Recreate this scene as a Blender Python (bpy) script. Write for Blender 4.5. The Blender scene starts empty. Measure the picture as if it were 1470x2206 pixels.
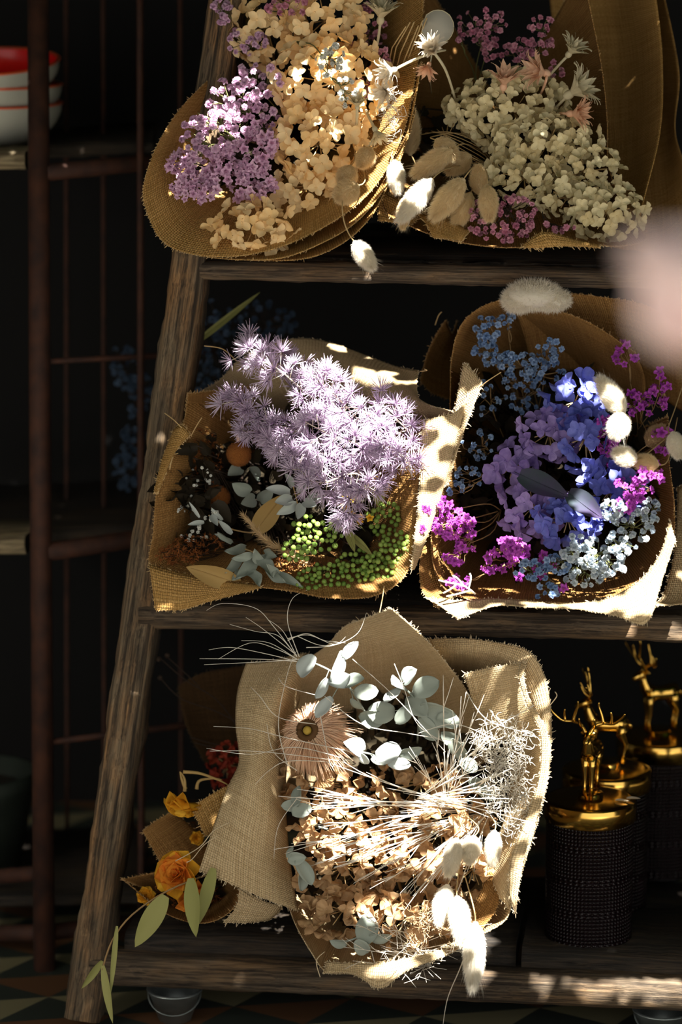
import bpy, math, random
from mathutils import Vector, Matrix, noise, Quaternion
R = random.Random(11)
PI = math.pi
SC = bpy.context.scene
COL = SC.collection

# ------------------------------------------------------------------ camera
F_PX = 6500.0
PITCH = math.radians(12)
CAM = Vector((0, 0, 1.455))
cd = bpy.data.cameras.new('camera'); cam = bpy.data.objects.new('camera', cd); COL.objects.link(cam)
cd.sensor_fit = 'VERTICAL'; cd.sensor_height = 36; cd.lens = F_PX / 2206 * 36
cam.location = CAM; cam.rotation_euler = (PI/2 - PITCH, 0, 0)
cd.dof.use_dof = True; cd.dof.focus_distance = 3.70; cd.dof.aperture_fstop = 2.6
cd.clip_start = 0.1
SC.camera = cam
# ------------------------------------------------------------------ light
w = bpy.data.worlds.new('world'); SC.world = w; w.use_nodes = True
bgn = w.node_tree.nodes['Background']; bgn.inputs[0].default_value = (1.0, 0.965, 0.91, 1); bgn.inputs[1].default_value = 0.85
SUN_D = Vector((-0.24, 0.60, -0.766)).normalized()      # direction the light travels
sd = bpy.data.lights.new('sun', 'SUN'); sun = bpy.data.objects.new('sun', sd); COL.objects.link(sun)
sd.energy = 24.0; sd.angle = math.radians(0.30); sd.color = (1.0, 0.965, 0.91)
sun.rotation_euler = SUN_D.to_track_quat('-Z', 'Y').to_euler(); sun.location = (1, 0, 4)
ad = bpy.data.lights.new('sky_fill', 'AREA'); al = bpy.data.objects.new('sky_fill', ad); COL.objects.link(al)  # soft area lamp added as fill from the upper left to give shape
ad.shape = 'RECTANGLE'; ad.size = 1.6; ad.size_y = 0.9; ad.energy = 80; ad.color = (1.0, 0.88, 0.72)
al.location = (-1.6, 1.3, 2.5)
al.rotation_euler = (Vector((0.05, 3.8, 0.7)) - al.location).to_track_quat('-Z', 'Y').to_euler()
SC.view_settings.view_transform = 'Standard'; SC.view_settings.look = 'None'
SC.view_settings.gamma = 1; SC.view_settings.exposure = 0.62; SC.view_settings.use_curve_mapping = False

# ------------------------------------------------------------------ projection helpers
LA, LB, LY = 0.17, 0.12, 3.60     # the ladder plane: Y = LY + LA*z - LB*x
def ray(px, py):
    dx = (px - 735) / F_PX; dy = -(py - 1103) / F_PX
    s, c = math.sin(PITCH), math.cos(PITCH)
    return Vector((dx, c + dy * s, -s + dy * c))
def L(px, py, off=0.0):
    d = ray(px, py)
    t = (LY + off + LA * CAM.z) / (d.y - LA * d.z + LB * d.x)
    return CAM + d * t
def pix(p):
    q = p - CAM; s, c = math.sin(PITCH), math.cos(PITCH)
    z = q.y * c - q.z * s; y = q.y * s + q.z * c
    return 735 + F_PX * q.x / z, 1103 - F_PX * y / z
MPP = 3.75 / F_PX          # metres per pixel at the display

# ------------------------------------------------------------------ materials
def nt(name):
    m = bpy.data.materials.new(name); m.use_nodes = True
    n = m.node_tree; b = n.nodes['Principled BSDF']; return m, n, b
def N(n, t, **kw):
    x = n.nodes.new(t)
    for k, v in kw.items(): setattr(x, k, v)
    return x
def mathn(n, op, a, b=None, c=None):
    x = n.nodes.new('ShaderNodeMath'); x.operation = op
    for i, v in enumerate((a, b, c)):
        if v is None: continue
        if isinstance(v, (int, float)): x.inputs[i].default_value = v
        else: n.links.new(v, x.inputs[i])
    return x.outputs[0]
def mixc(n, fac, a, b, mode='MIX'):
    x = n.nodes.new('ShaderNodeMix'); x.data_type = 'RGBA'; x.blend_type = mode
    if isinstance(fac, (int, float)): x.inputs[0].default_value = fac
    else: n.links.new(fac, x.inputs[0])
    for i, v in ((6, a), (7, b)):
        if isinstance(v, tuple): x.inputs[i].default_value = (*v[:3], 1)
        else: n.links.new(v, x.inputs[i])
    return x.outputs[2]
def simple(name, col, rough=0.6, metal=0.0, col2=None, nscale=30, bump=0.0, coat=0, spec=0.4):
    m, n, b = nt(name)
    b.inputs['Roughness'].default_value = rough; b.inputs['Metallic'].default_value = metal
    b.inputs['Specular IOR Level'].default_value = spec
    if coat: b.inputs['Coat Weight'].default_value = coat
    tc = N(n, 'ShaderNodeTexCoord'); nz = N(n, 'ShaderNodeTexNoise'); nz.inputs['Scale'].default_value = nscale
    nz.inputs['Detail'].default_value = 4
    n.links.new(tc.outputs['Object'], nz.inputs['Vector'])
    c2 = col2 or tuple(c * 0.7 for c in col)
    f = mathn(n, 'MULTIPLY_ADD', nz.outputs[0], 2.2, -0.6); 
    cl = N(n, 'ShaderNodeClamp'); n.links.new(f, cl.inputs[0])
    n.links.new(mixc(n, cl.outputs[0], c2, col), b.inputs['Base Color'])
    if bump:
        bp = N(n, 'ShaderNodeBump'); bp.inputs['Strength'].default_value = bump; bp.inputs['Distance'].default_value = 0.002
        n.links.new(nz.outputs[0], bp.inputs['Height']); n.links.new(bp.outputs[0], b.inputs['Normal'])
    return m
def petal(name, c1, c2, trans=0.3, rough=0.65, nscale=60):
    m, n, b = nt(name)
    b.inputs['Roughness'].default_value = rough; b.inputs['Specular IOR Level'].default_value = 0.2
    oi = N(n, 'ShaderNodeObjectInfo'); tc = N(n, 'ShaderNodeTexCoord'); nz = N(n, 'ShaderNodeTexNoise')
    nz.inputs['Scale'].default_value = 3.0; n.links.new(tc.outputs['Object'], nz.inputs['Vector'])
    f = mathn(n, 'ADD', mathn(n, 'MULTIPLY', oi.outputs['Random'], 0.7), mathn(n, 'MULTIPLY_ADD', nz.outputs[0], 0.9, -0.3))
    cl = N(n, 'ShaderNodeClamp'); n.links.new(f, cl.inputs[0])
    c = mixc(n, cl.outputs[0], c1, c2)
    n.links.new(c, b.inputs['Base Color'])
    tr = N(n, 'ShaderNodeBsdfTranslucent'); n.links.new(c, tr.inputs[0])
    mx = N(n, 'ShaderNodeMixShader'); mx.inputs[0].default_value = trans
    out = n.nodes['Material Output']
    n.links.new(b.outputs[0], mx.inputs[1]); n.links.new(tr.outputs[0], mx.inputs[2]); n.links.new(mx.outputs[0], out.inputs[0])
    return m
def burlap(name, c1, c2, pitch=0.0029):
    m, n, b = nt(name)
    b.inputs['Roughness'].default_value = 0.9; b.inputs['Specular IOR Level'].default_value = 0.1
    uv = N(n, 'ShaderNodeUVMap'); uv.uv_map = 'UVMap'
    wn = N(n, 'ShaderNodeTexNoise'); wn.inputs['Scale'].default_value = 38; wn.inputs['Detail'].default_value = 2
    n.links.new(uv.outputs[0], wn.inputs['Vector'])
    vm = N(n, 'ShaderNodeVectorMath', operation='MULTIPLY_ADD')
    n.links.new(wn.outputs['Color'], vm.inputs[0]); vm.inputs[1].default_value = (0.004, 0.004, 0); n.links.new(uv.outputs[0], vm.inputs[2])
    sp = N(n, 'ShaderNodeSeparateXYZ'); n.links.new(vm.outputs[0], sp.inputs[0])
    k = PI / pitch
    su = mathn(n, 'SINE', mathn(n, 'MULTIPLY', sp.outputs[0], k)); sv = mathn(n, 'SINE', mathn(n, 'MULTIPLY', sp.outputs[1], k))
    a = mathn(n, 'ABSOLUTE', su); bb = mathn(n, 'ABSOLUTE', sv)
    par = mathn(n, 'GREATER_THAN', mathn(n, 'MULTIPLY', su, sv), 0.0)
    h1 = mathn(n, 'MULTIPLY', a, mathn(n, 'MULTIPLY_ADD', bb, 0.5, 0.5))
    h2 = mathn(n, 'MULTIPLY', bb, mathn(n, 'MULTIPLY_ADD', a, 0.5, 0.5))
    h = mathn(n, 'ADD', mathn(n, 'MULTIPLY', h1, par), mathn(n, 'MULTIPLY', h2, mathn(n, 'SUBTRACT', 1.0, par)))
    # thread to thread variation
    def streak(sx, sy):
        cb = N(n, 'ShaderNodeCombineXYZ'); n.links.new(mathn(n, 'MULTIPLY', sp.outputs[0], sx), cb.inputs[0]); n.links.new(mathn(n, 'MULTIPLY', sp.outputs[1], sy), cb.inputs[1])
        z = N(n, 'ShaderNodeTexNoise'); z.inputs['Scale'].default_value = 1; n.links.new(cb.outputs[0], z.inputs['Vector']); return z.outputs[0]
    st = mathn(n, 'ADD', mathn(n, 'MULTIPLY', streak(280, 12), par), mathn(n, 'MULTIPLY', streak(12, 280), mathn(n, 'SUBTRACT', 1.0, par)))
    f = N(n, 'ShaderNodeClamp'); n.links.new(mathn(n, 'MULTIPLY_ADD', st, 2.4, -0.7), f.inputs[0])
    c = mixc(n, f.outputs[0], c2, c1)
    dk = mathn(n, 'MINIMUM', mathn(n, 'MULTIPLY_ADD', h, 1.7, 0.32), 1.0)
    cc = N(n, 'ShaderNodeCombineXYZ')
    for i in range(3): n.links.new(dk, cc.inputs[i])
    c = mixc(n, 1.0, c, cc.outputs[0], 'MULTIPLY')
    n.links.new(c, b.inputs['Base Color'])
    bp = N(n, 'ShaderNodeBump'); bp.inputs['Strength'].default_value = 0.8; bp.inputs['Distance'].default_value = 0.0012
    n.links.new(h, bp.inputs['Height']); n.links.new(bp.outputs[0], b.inputs['Normal'])
    tr = N(n, 'ShaderNodeBsdfTranslucent'); n.links.new(c, tr.inputs[0])
    mx = N(n, 'ShaderNodeMixShader'); mx.inputs[0].default_value = 0.06
    n.links.new(b.outputs[0], mx.inputs[1]); n.links.new(tr.outputs[0], mx.inputs[2])
    hole = mathn(n, 'LESS_THAN', mathn(n, 'MAXIMUM', a, bb), 0.31)
    tp = N(n, 'ShaderNodeBsdfTransparent'); m2 = N(n, 'ShaderNodeMixShader')
    n.links.new(hole, m2.inputs[0]); n.links.new(mx.outputs[0], m2.inputs[1]); n.links.new(tp.outputs[0], m2.inputs[2])
    n.links.new(m2.outputs[0], n.nodes['Material Output'].inputs[0])
    return m
def wood(name, c_lo, c_hi, c_warm, bump=0.9, rough=0.85, sc=1.0):
    m, n, b = nt(name)
    b.inputs['Roughness'].default_value = rough; b.inputs['Specular IOR Level'].default_value = 0.35
    tc = N(n, 'ShaderNodeTexCoord')
    def z(sx, sy, s, det=6):
        mp = N(n, 'ShaderNodeMapping'); mp.inputs['Scale'].default_value = (sx, sy, sy); n.links.new(tc.outputs['Object'], mp.inputs['Vector'])
        q = N(n, 'ShaderNodeTexNoise'); q.inputs['Scale'].default_value = s; q.inputs['Detail'].default_value = det; q.inputs['Roughness'].default_value = 0.65
        n.links.new(mp.outputs[0], q.inputs['Vector']); return q.outputs[0]
    g = z(5*sc, 160*sc, 1.0); g2 = z(22*sc, 800*sc, 1.0, 3); big = z(9, 30, 1.0, 3)
    f = N(n, 'ShaderNodeClamp'); n.links.new(mathn(n, 'MULTIPLY_ADD', g, 4.2, -1.6), f.inputs[0])
    f2 = N(n, 'ShaderNodeClamp'); n.links.new(mathn(n, 'MULTIPLY_ADD', big, 4.0, -1.7), f2.inputs[0])
    c = mixc(n, f.outputs[0], c_lo, mixc(n, f2.outputs[0], c_hi, c_warm))
    f3 = N(n, 'ShaderNodeClamp'); n.links.new(mathn(n, 'MULTIPLY_ADD', g2, 5.0, -1.7), f3.inputs[0])
    cc = N(n, 'ShaderNodeCombineXYZ')
    for i in range(3): n.links.new(mathn(n, 'MULTIPLY_ADD', f3.outputs[0], 0.72, 0.28), cc.inputs[i])
    n.links.new(mixc(n, 1.0, c, cc.outputs[0], 'MULTIPLY'), b.inputs['Base Color'])
    bp = N(n, 'ShaderNodeBump'); bp.inputs['Strength'].default_value = bump; bp.inputs['Distance'].default_value = 0.003
    n.links.new(mathn(n, 'ADD', g, mathn(n, 'MULTIPLY', g2, 0.6)), bp.inputs['Height']); n.links.new(bp.outputs[0], b.inputs['Normal'])
    return m

M = {}
M['burlap_gold'] = burlap('burlap gold', (0.60, 0.36, 0.125), (0.36, 0.19, 0.05))
M['burlap_tan'] = burlap('burlap tan', (0.72, 0.55, 0.32), (0.50, 0.35, 0.18))
M['burlap_brown'] = burlap('burlap brown', (0.46, 0.25, 0.085), (0.26, 0.125, 0.035))
M['burlap_dark'] = burlap('shade-darkened burlap', (0.10, 0.055, 0.022), (0.05, 0.027, 0.012))  # burlap with the dimness behind the flap put into its colour
M['thread_dark'] = simple('shade-darkened jute thread', (0.08, 0.05, 0.02), 0.9)
M['thread_gold'] = simple('jute thread gold', (0.62, 0.42, 0.19), 0.9)
M['thread_tan'] = simple('jute thread tan', (0.68, 0.54, 0.34), 0.9)
M['thread_brown'] = simple('jute thread brown', (0.5, 0.31, 0.13), 0.9)
M['wood_post'] = wood('weathered timber', (0.035, 0.024, 0.014), (0.22, 0.16, 0.095), (0.33, 0.18, 0.075))
M['wood_rail'] = wood('weathered rail timber', (0.03, 0.02, 0.012), (0.15, 0.11, 0.07), (0.20, 0.12, 0.055))
M['wood_board'] = wood('dark board', (0.010, 0.008, 0.006), (0.05, 0.038, 0.026), (0.065, 0.042, 0.022), rough=0.7)
M['rust'] = simple('rusted steel', (0.07, 0.024, 0.011), 0.75, 0.15, (0.022, 0.009, 0.006), 40, 0.6)
M['black'] = simple('black plaster as deep shade', (0.0022, 0.002, 0.0018), 0.95, 0, None, 4)  # near-black colour stands in for the unlit depth of the shop
M['gold'] = simple('polished brass', (0.86, 0.55, 0.13), 0.17, 1.0, (0.78, 0.46, 0.09), 20)
M['glaze_white'] = simple('grey white glaze', (0.50, 0.50, 0.42), 0.22, 0, (0.42, 0.42, 0.35), 8, coat=0.4)
M['glaze_red'] = simple('red glaze', (0.85, 0.012, 0.01), 0.25, 0, (0.8, 0.01, 0.008), 8)
M['glaze_rim'] = simple('orange rim glaze', (0.85, 0.12, 0.03), 0.3)
M['pot'] = simple('dark green glazed clay', (0.02, 0.028, 0.02), 0.6)
M['galv'] = simple('galvanised steel', (0.55, 0.6, 0.58), 0.35, 0.8, (0.3, 0.34, 0.33), 25)
M['cream'] = petal('cream petal', (0.92, 0.62, 0.26), (0.95, 0.77, 0.46), 0.3)
M['ivory'] = petal('ivory petal', (0.62, 0.50, 0.26), (0.80, 0.72, 0.46), 0.25)
M['tan_petal'] = petal('tan dried petal', (0.36, 0.20, 0.085), (0.64, 0.43, 0.23), 0.2)
M['blue'] = petal('blue petal', (0.08, 0.10, 0.44), (0.24, 0.27, 0.70), 0.25)
M['violet'] = petal('violet petal', (0.17, 0.11, 0.36), (0.42, 0.32, 0.62), 0.25)
M['pinkbb'] = petal('rose pink blossom', (0.58, 0.20, 0.32), (0.82, 0.47, 0.56), 0.3)
M['lilacbb'] = petal('lilac pink blossom', (0.62, 0.36, 0.55), (0.85, 0.64, 0.78), 0.3)
M['mauve'] = petal('mauve papery blossom', (0.62, 0.33, 0.54), (0.86, 0.60, 0.76), 0.35)
M['magenta'] = petal('purple magenta blossom', (0.36, 0.045, 0.42), (0.62, 0.12, 0.62), 0.35)
M['bluebb'] = petal('powder blue blossom', (0.16, 0.28, 0.52), (0.42, 0.55, 0.74), 0.25)
M['palebb'] = petal('pale blue white blossom', (0.42, 0.52, 0.62), (0.74, 0.79, 0.80), 0.25)
M['whitebb'] = petal('bleached blossom', (0.75, 0.75, 0.68), (0.85, 0.85, 0.8), 0.25)
M['lilac'] = petal('lilac needle', (0.58, 0.42, 0.60), (0.84, 0.73, 0.86), 0.3)
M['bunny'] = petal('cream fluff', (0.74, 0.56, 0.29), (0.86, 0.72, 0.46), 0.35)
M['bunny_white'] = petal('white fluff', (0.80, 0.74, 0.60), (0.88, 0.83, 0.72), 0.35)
M['star_white'] = petal('bleached star petal', (0.84, 0.74, 0.58), (0.90, 0.84, 0.72), 0.35)
M['star_cream'] = petal('cream star petal', (0.66, 0.58, 0.38), (0.78, 0.72, 0.52), 0.35)
M['star_peach'] = petal('peach star petal', (0.80, 0.46, 0.28), (0.88, 0.62, 0.44), 0.35)
M['stem_green'] = simple('dry green stem', (0.17, 0.18, 0.06), 0.7)
M['stem_tan'] = simple('dry straw stem', (0.55, 0.38, 0.17), 0.7)
M['stem_dark'] = simple('dark dry stem', (0.045, 0.026, 0.015), 0.8)
M['stem_brown'] = simple('brown dry sepal', (0.36, 0.22, 0.09), 0.8)
M['stem_white'] = simple('bleached twig', (0.86, 0.80, 0.68), 0.6)
M['euc'] = petal('grey green leaf', (0.22, 0.255, 0.215), (0.38, 0.42, 0.36), 0.12)
M['euc_pale'] = petal('silver leaf', (0.34, 0.37, 0.345), (0.48, 0.52, 0.49), 0.12)
M['olive'] = petal('olive leaf', (0.24, 0.25, 0.07), (0.38, 0.36, 0.13), 0.2)
M['tan_leaf'] = petal('tan leaf', (0.34, 0.22, 0.08), (0.50, 0.33, 0.12), 0.2)
M['dark_leaf'] = simple('dark violet green leaf', (0.03, 0.055, 0.045), 0.7, 0, (0.06, 0.035, 0.10), 25, spec=.12)
M['rusty'] = petal('rust brown dried plume', (0.20, 0.06, 0.015), (0.34, 0.12, 0.03), 0.2)
M['pampas'] = petal('tan plume', (0.50, 0.34, 0.18), (0.68, 0.50, 0.30), 0.3)
M['berry'] = petal('green berry', (0.10, 0.20, 0.03), (0.30, 0.40, 0.09), 0.1, 0.4)
M['ball'] = simple('rust orange ball bloom', (0.30, 0.10, 0.016), 0.95, 0, (0.24, 0.08, 0.012), 900, 1.0)
M['yellow'] = petal('yellow petal', (0.80, 0.38, 0.02), (0.90, 0.55, 0.05), 0.3)
M['orange'] = petal('orange petal', (0.78, 0.20, 0.02), (0.88, 0.42, 0.05), 0.3)
M['deepred'] = petal('deep red petal', (0.20, 0.02, 0.01), (0.34, 0.05, 0.02), 0.2)
M['protea'] = petal('peach bristle', (0.92, 0.54, 0.32), (0.96, 0.72, 0.50), 0.3)
M['protea_heart'] = simple('dark yellow heart', (0.10, 0.05, 0.01), 0.8, 0, (0.45, 0.32, 0.06), 500)
M['pink_bloom'] = petal('pale pink petal', (0.95, 0.74, 0.75), (0.97, 0.92, 0.90), 0.4)
M['lunaria'] = petal('parchment disc', (0.52, 0.50, 0.42), (0.66, 0.64, 0.56), 0.5)
M['canopy'] = petal('gobo leaf', (0.03, 0.09, 0.015), (0.05, 0.12, 0.02), 0.04)
M['filler_leaf'] = petal('shade filler leaf', (0.022, 0.016, 0.010), (0.045, 0.035, 0.018), 0.05)
M['blue_shaded'] = petal('shade-darkened blue blossom', (0.035, 0.06, 0.10), (0.10, 0.15, 0.23), 0.1)  # blue blossom with the dark behind the ladder put into its colour

# ------------------------------------------------------------------ objects and tags
def thing(name, label, cat, loc=(0, 0, 0), group=None):
    o = bpy.data.objects.new(name, None); COL.objects.link(o); o.location = loc
    o.empty_display_size = 0.02
    o['label'] = label; o['category'] = cat
    if group: o['group'] = group
    return o
def mesh(name, V, Fc, mat, smooth=True, uvs=None):
    me = bpy.data.meshes.new(name); me.from_pydata([tuple(v) for v in V], [], Fc)
    if smooth: me.polygons.foreach_set('use_smooth', [True] * len(me.polygons))
    me.materials.append(M[mat] if isinstance(mat, str) else mat)
    if uvs is not None:
        ul = me.uv_layers.new(name='UVMap')
        for lp in me.loops: ul.data[lp.index].uv = uvs[lp.vertex_index]
    me.update(); return me
def put(name, me, parent=None, loc=None, rot=None, scale=None):
    o = bpy.data.objects.new(name, me); COL.objects.link(o)
    if parent: o.parent = parent
    if loc is not None: o.location = loc
    if rot is not None:
        o.rotation_mode = 'QUATERNION'; o.rotation_quaternion = rot
    if scale is not None: o.scale = scale if hasattr(scale, '__len__') else (scale,) * 3
    return o
class MB:
    def __init__(s): s.v = []; s.f = []
    def add(s, V, Fc):
        b = len(s.v); s.v += [Vector(v) for v in V]; s.f += [tuple(i + b for i in f) for f in Fc]
    def tube(s, pts, rad, n=5, cap=True):
        pts = [Vector(p) for p in pts]; m = len(pts)
        if not hasattr(rad, '__len__'): rad = [rad] * m
        V = []; up = None
        for i, p in enumerate(pts):
            t = (pts[min(i+1, m-1)] - pts[max(i-1, 0)])
            if t.length < 1e-9: t = Vector((0, 0, 1))
            t.normalize()
            if up is None:
                up = Vector((0, 0, 1)) if abs(t.z) < 0.9 else Vector((1, 0, 0))
            a = up - t * up.dot(t)
            if a.length < 1e-6: a = t.orthogonal()
            a.normalize(); up = a; b = t.cross(a)
            for k in range(n):
                an = 2 * PI * k / n
                V.append(p + (a * math.cos(an) + b * math.sin(an)) * rad[i])
        Fc = [(i*n+k, i*n+(k+1) % n, (i+1)*n+(k+1) % n, (i+1)*n+k) for i in range(m-1) for k in range(n)]
        if cap: Fc += [tuple(range(n))[::-1], tuple((m-1)*n + k for k in range(n))]
        s.add(V, Fc)
    def ball(s, c, r, nu=10, nv=7, jit=0.0):
        c = Vector(c); r = r if hasattr(r, '__len__') else (r, r, r)
        V = [c + Vector((0, 0, r[2]))]
        for i in range(1, nv):
            th = PI * i / nv
            for k in range(nu):
                ph = 2 * PI * k / nu; q = 1 + R.uniform(-jit, jit)
                V.append(c + Vector((r[0]*math.sin(th)*math.cos(ph), r[1]*math.sin(th)*math.sin(ph), r[2]*math.cos(th))) * q if not jit else c + Vector((r[0]*math.sin(th)*math.cos(ph)*q, r[1]*math.sin(th)*math.sin(ph)*q, r[2]*math.cos(th)*q)))
        V.append(c - Vector((0, 0, r[2])))
        Fc = [(0, 1+k, 1+(k+1) % nu) for k in range(nu)]
        for i in range(nv-2):
            for k in range(nu):
                a = 1+i*nu+k; b = 1+i*nu+(k+1) % nu; Fc.append((a, a+nu, b+nu, b))
        l = len(V)-1; o = 1+(nv-2)*nu
        Fc += [(l, o+(k+1) % nu, o+k) for k in range(nu)]
        s.add(V, Fc)
    def leaf(s, mtx, length, width, cup=0.1, bend=0.2, tip=1.0, nl=5, pw=0.7, wave=0.0, ex=0.75):
        """blade along local +X, normal +Z"""
        V = []; Fc = []; nw = 2
        for i in range(nl+1):
            t = i / nl
            wd = width * 0.5 * (math.sin(PI * min(1, (t*0.94+0.06))**pw) ** ex if tip else 1)
            for j in range(-nw, nw+1):
                u = j / nw
                z = bend*length*t*t + cup*abs(u)**1.6*wd*2 + wave*width*math.sin(t*7+u*3)
                V.append(mtx @ Vector((t*length, u*wd, z)))
        w_ = 2*nw+1
        Fc = [(i*w_+j, (i+1)*w_+j, (i+1)*w_+j+1, i*w_+j+1) for i in range(nl) for j in range(w_-1)]
        s.add(V, Fc)
    def hair(s, p, d, l, wd):
        d = d.normalized(); a = d.orthogonal().normalized()
        a = Quaternion(d, R.uniform(0, 2*PI)) @ a
        s.add([p - a*wd, p + a*wd, p + d*l + a*wd*0.15], [(0, 1, 2)])
    def data(s, name, mat, smooth=True): return mesh(name, s.v, s.f, mat, smooth)
    def build(s, name, mat, parent=None, smooth=True):
        if parent:
            o = parent; off = Vector((0, 0, 0))
            while o: off += Vector(o.location); o = o.parent
            V = [v - off for v in s.v]
        else: V = s.v
        return put(name, mesh(name, V, s.f, mat, smooth), parent)
def cr(P, n, closed=False):
    """Catmull-Rom through P, n samples"""
    P = [Vector(p) for p in P]; m = len(P)
    seg = m if closed else m-1
    out = []
    for i in range(n):
        t = i / (n if closed else n-1) * seg; k = min(int(t), seg-1); u = t - k
        g = (lambda q: P[q % m]) if closed else (lambda q: P[max(0, min(m-1, q))])
        p0, p1, p2, p3 = g(k-1), g(k), g(k+1), g(k+2)
        out.append(0.5*((2*p1)+(p2-p0)*u+(2*p0-5*p1+4*p2-p3)*u*u+(3*p1-p0-3*p2+p3)*u*u*u))
    return out
def wpos(o):
    p = Vector((0, 0, 0))
    while o: p += Vector(o.location); o = o.parent
    return p
def frame(z, spin=0.0):
    z = z.normalized(); q = z.to_track_quat('Z', 'Y')
    return q @ Quaternion((0, 0, 1), spin)
def struct(name, V, Fc, mat):
    o = put(name, mesh(name, V, Fc, mat, False)); o['kind'] = 'structure'; return o
def boxv(x0, x1, y0, y1, z0, z1):
    V = [(x, y, z) for x in (x0, x1) for y in (y0, y1) for z in (z0, z1)]
    return V, [(0, 1, 3, 2), (4, 6, 7, 5), (0, 4, 5, 1), (2, 3, 7, 6), (0, 2, 6, 4), (1, 5, 7, 3)]

# ------------------------------------------------------------------ setting
def floor_mat():
    m, n, b = nt('geometric floor tiles'); tc = N(n, 'ShaderNodeTexCoord')
    mp = N(n, 'ShaderNodeMapping'); mp.inputs['Scale'].default_value = (9, 9, 9); mp.inputs['Rotation'].default_value = (0, 0, 0.6)
    n.links.new(tc.outputs['Object'], mp.inputs['Vector'])
    sp = N(n, 'ShaderNodeSeparateXYZ'); n.links.new(mp.outputs[0], sp.inputs[0])
    fx = mathn(n, 'FRACT', sp.outputs[0]); fy = mathn(n, 'FRACT', sp.outputs[1])
    tri = mathn(n, 'GREATER_THAN', fx, fy); ck = N(n, 'ShaderNodeTexChecker'); ck.inputs['Scale'].default_value = 1; n.links.new(mp.outputs[0], ck.inputs[0])
    ck.inputs[1].default_value = (0.10, 0.045, 0.018, 1); ck.inputs[2].default_value = (0.17, 0.15, 0.08, 1)
    c = mixc(n, tri, (0.02, 0.026, 0.02), ck.outputs[0]); n.links.new(c, b.inputs['Base Color']); b.inputs['Roughness'].default_value = 0.6
    return m
struct('floor', *boxv(-2.6, 2.6, -1.0, 6.5, -0.05, 0.0), floor_mat())
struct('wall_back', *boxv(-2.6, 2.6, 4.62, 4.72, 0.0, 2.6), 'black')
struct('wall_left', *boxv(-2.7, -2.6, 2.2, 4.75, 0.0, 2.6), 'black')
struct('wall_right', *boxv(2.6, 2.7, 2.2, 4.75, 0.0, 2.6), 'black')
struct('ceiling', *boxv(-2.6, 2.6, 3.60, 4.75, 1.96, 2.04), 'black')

# ------------------------------------------------------------------ canopy added out of view as a gobo, its gaps shaped to pass the sun patches
LIT = {-.08: [(455,310,42,40),(490,235,60,55),(540,150,50,30),(655,160,30,20),(720,115,40,30)],
 -.10: [(850,150,50,35),(930,110,40,38),(870,300,22,90),(830,390,30,60),(790,440,40,20),(850,380,26,36),(880,450,36,36),(985,1110,45,30),(1320,925,40,44),(720,235,14,20)],
 -.15: [(775,555,40,30),(650,545,30,12)],
 .02: [(790,805,26,26),(840,820,56,34),(880,840,26,20)],
 -.02: [(1245,885,50,40)],
 -.09: [(560,775,42,32),(620,825,60,45),(700,830,60,45),(720,925,80,50),(820,930,80,50),(870,950,50,50),(640,900,40,40),(945,960,42,70),(925,1080,28,90),(1015,840,26,60),(800,1000,80,50),(680,1000,60,35),(740,1070,60,26)],
 -.12: [(680,1140,60,45),(892,1190,22,60),(840,1265,60,18),(1350,1065,60,45),(1280,1110,50,30),(1110,1170,50,26),(1000,1250,70,16),(1300,1200,70,40),
        (830,1400,120,50),(720,1435,46,44),(850,1480,60,45),(800,1620,80,50),(750,1850,50,30),(770,1960,36,26)],
 -.06: [(870,1385,90,34),(800,1345,40,20)],
 -.135: [(1150,1450,50,60),(1165,1560,34,110),(1160,1720,30,110),(1085,1620,70,90),(800,1735,130,60),(960,1720,120,80),(930,1800,100,46),(1060,1800,50,80),(820,1960,70,40),(1120,1900,36,60),(1020,1520,40,60),(1320,945,50,30)],
 -.155: [(1000,1310,85,24),(1120,1300,80,14),(1330,1310,110,36),(1410,1240,45,70),(870,2080,90,40),(960,2010,60,40),(1085,1980,30,50)],
 -.17: [(990,1960,50,60),(1020,2060,34,60)],
 -.004: [(950,1345,80,18),(1300,1365,130,18),(1440,1370,60,18),(1390,2128,110,24),(1200,2122,50,12),(1300,2130,120,12)]}
def lit(q):
    for off, E in LIT.items():
        t = (LY + off + LA*q.z - LB*q.x - q.y) / (SUN_D.y - LA*SUN_D.z + LB*SUN_D.x)
        hp = q + SUN_D * t
        if hp.y < 1.5: continue
        px, py = pix(hp)
        for (x, y, a, b) in E:
            if ((px-x)/(a+17))**2 + ((py-y)/(b+17))**2 < 1: return True
    return False
cb = MB(); CZ = 1.84; st_ = 0.0112
canopy = thing('dapple_gobo', 'leafy green canopy added unseen above the display to shape the dappled sun', 'foliage', (0.2, 3.0, CZ))
gx = -1.7
while gx < 2.3:
    gy = 0.95
    while gy < 4.1:
        q = Vector((gx + R.uniform(-.007, .007), gy + R.uniform(-.007, .007), CZ + R.uniform(-0.02, 0.02)))
        if not (lit(q) and R.random() > 0.05):
            mt = Matrix.Translation(q) @ Matrix.Rotation(R.uniform(0, 2*PI), 4, 'Z') @ Matrix.Rotation(R.uniform(-.3, .3), 4, 'X')
            l = R.uniform(.034, .042); wd = l*R.uniform(.6, .8)
            V = [mt @ Vector(p) for p in ((-l/2, 0, 0), (-l*.2, -wd/2, .003), (l*.2, -wd*.4, .003), (l/2, 0, -.003), (l*.2, wd*.4, .003), (-l*.2, wd/2, .003))]
            cb.add(V, [(0, 1, 2, 3, 4, 5)])
        gy += st_
    gx += st_
fo = cb.build('leaves', 'canopy', canopy, False); fo['kind'] = 'stuff'
bb = MB()
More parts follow.
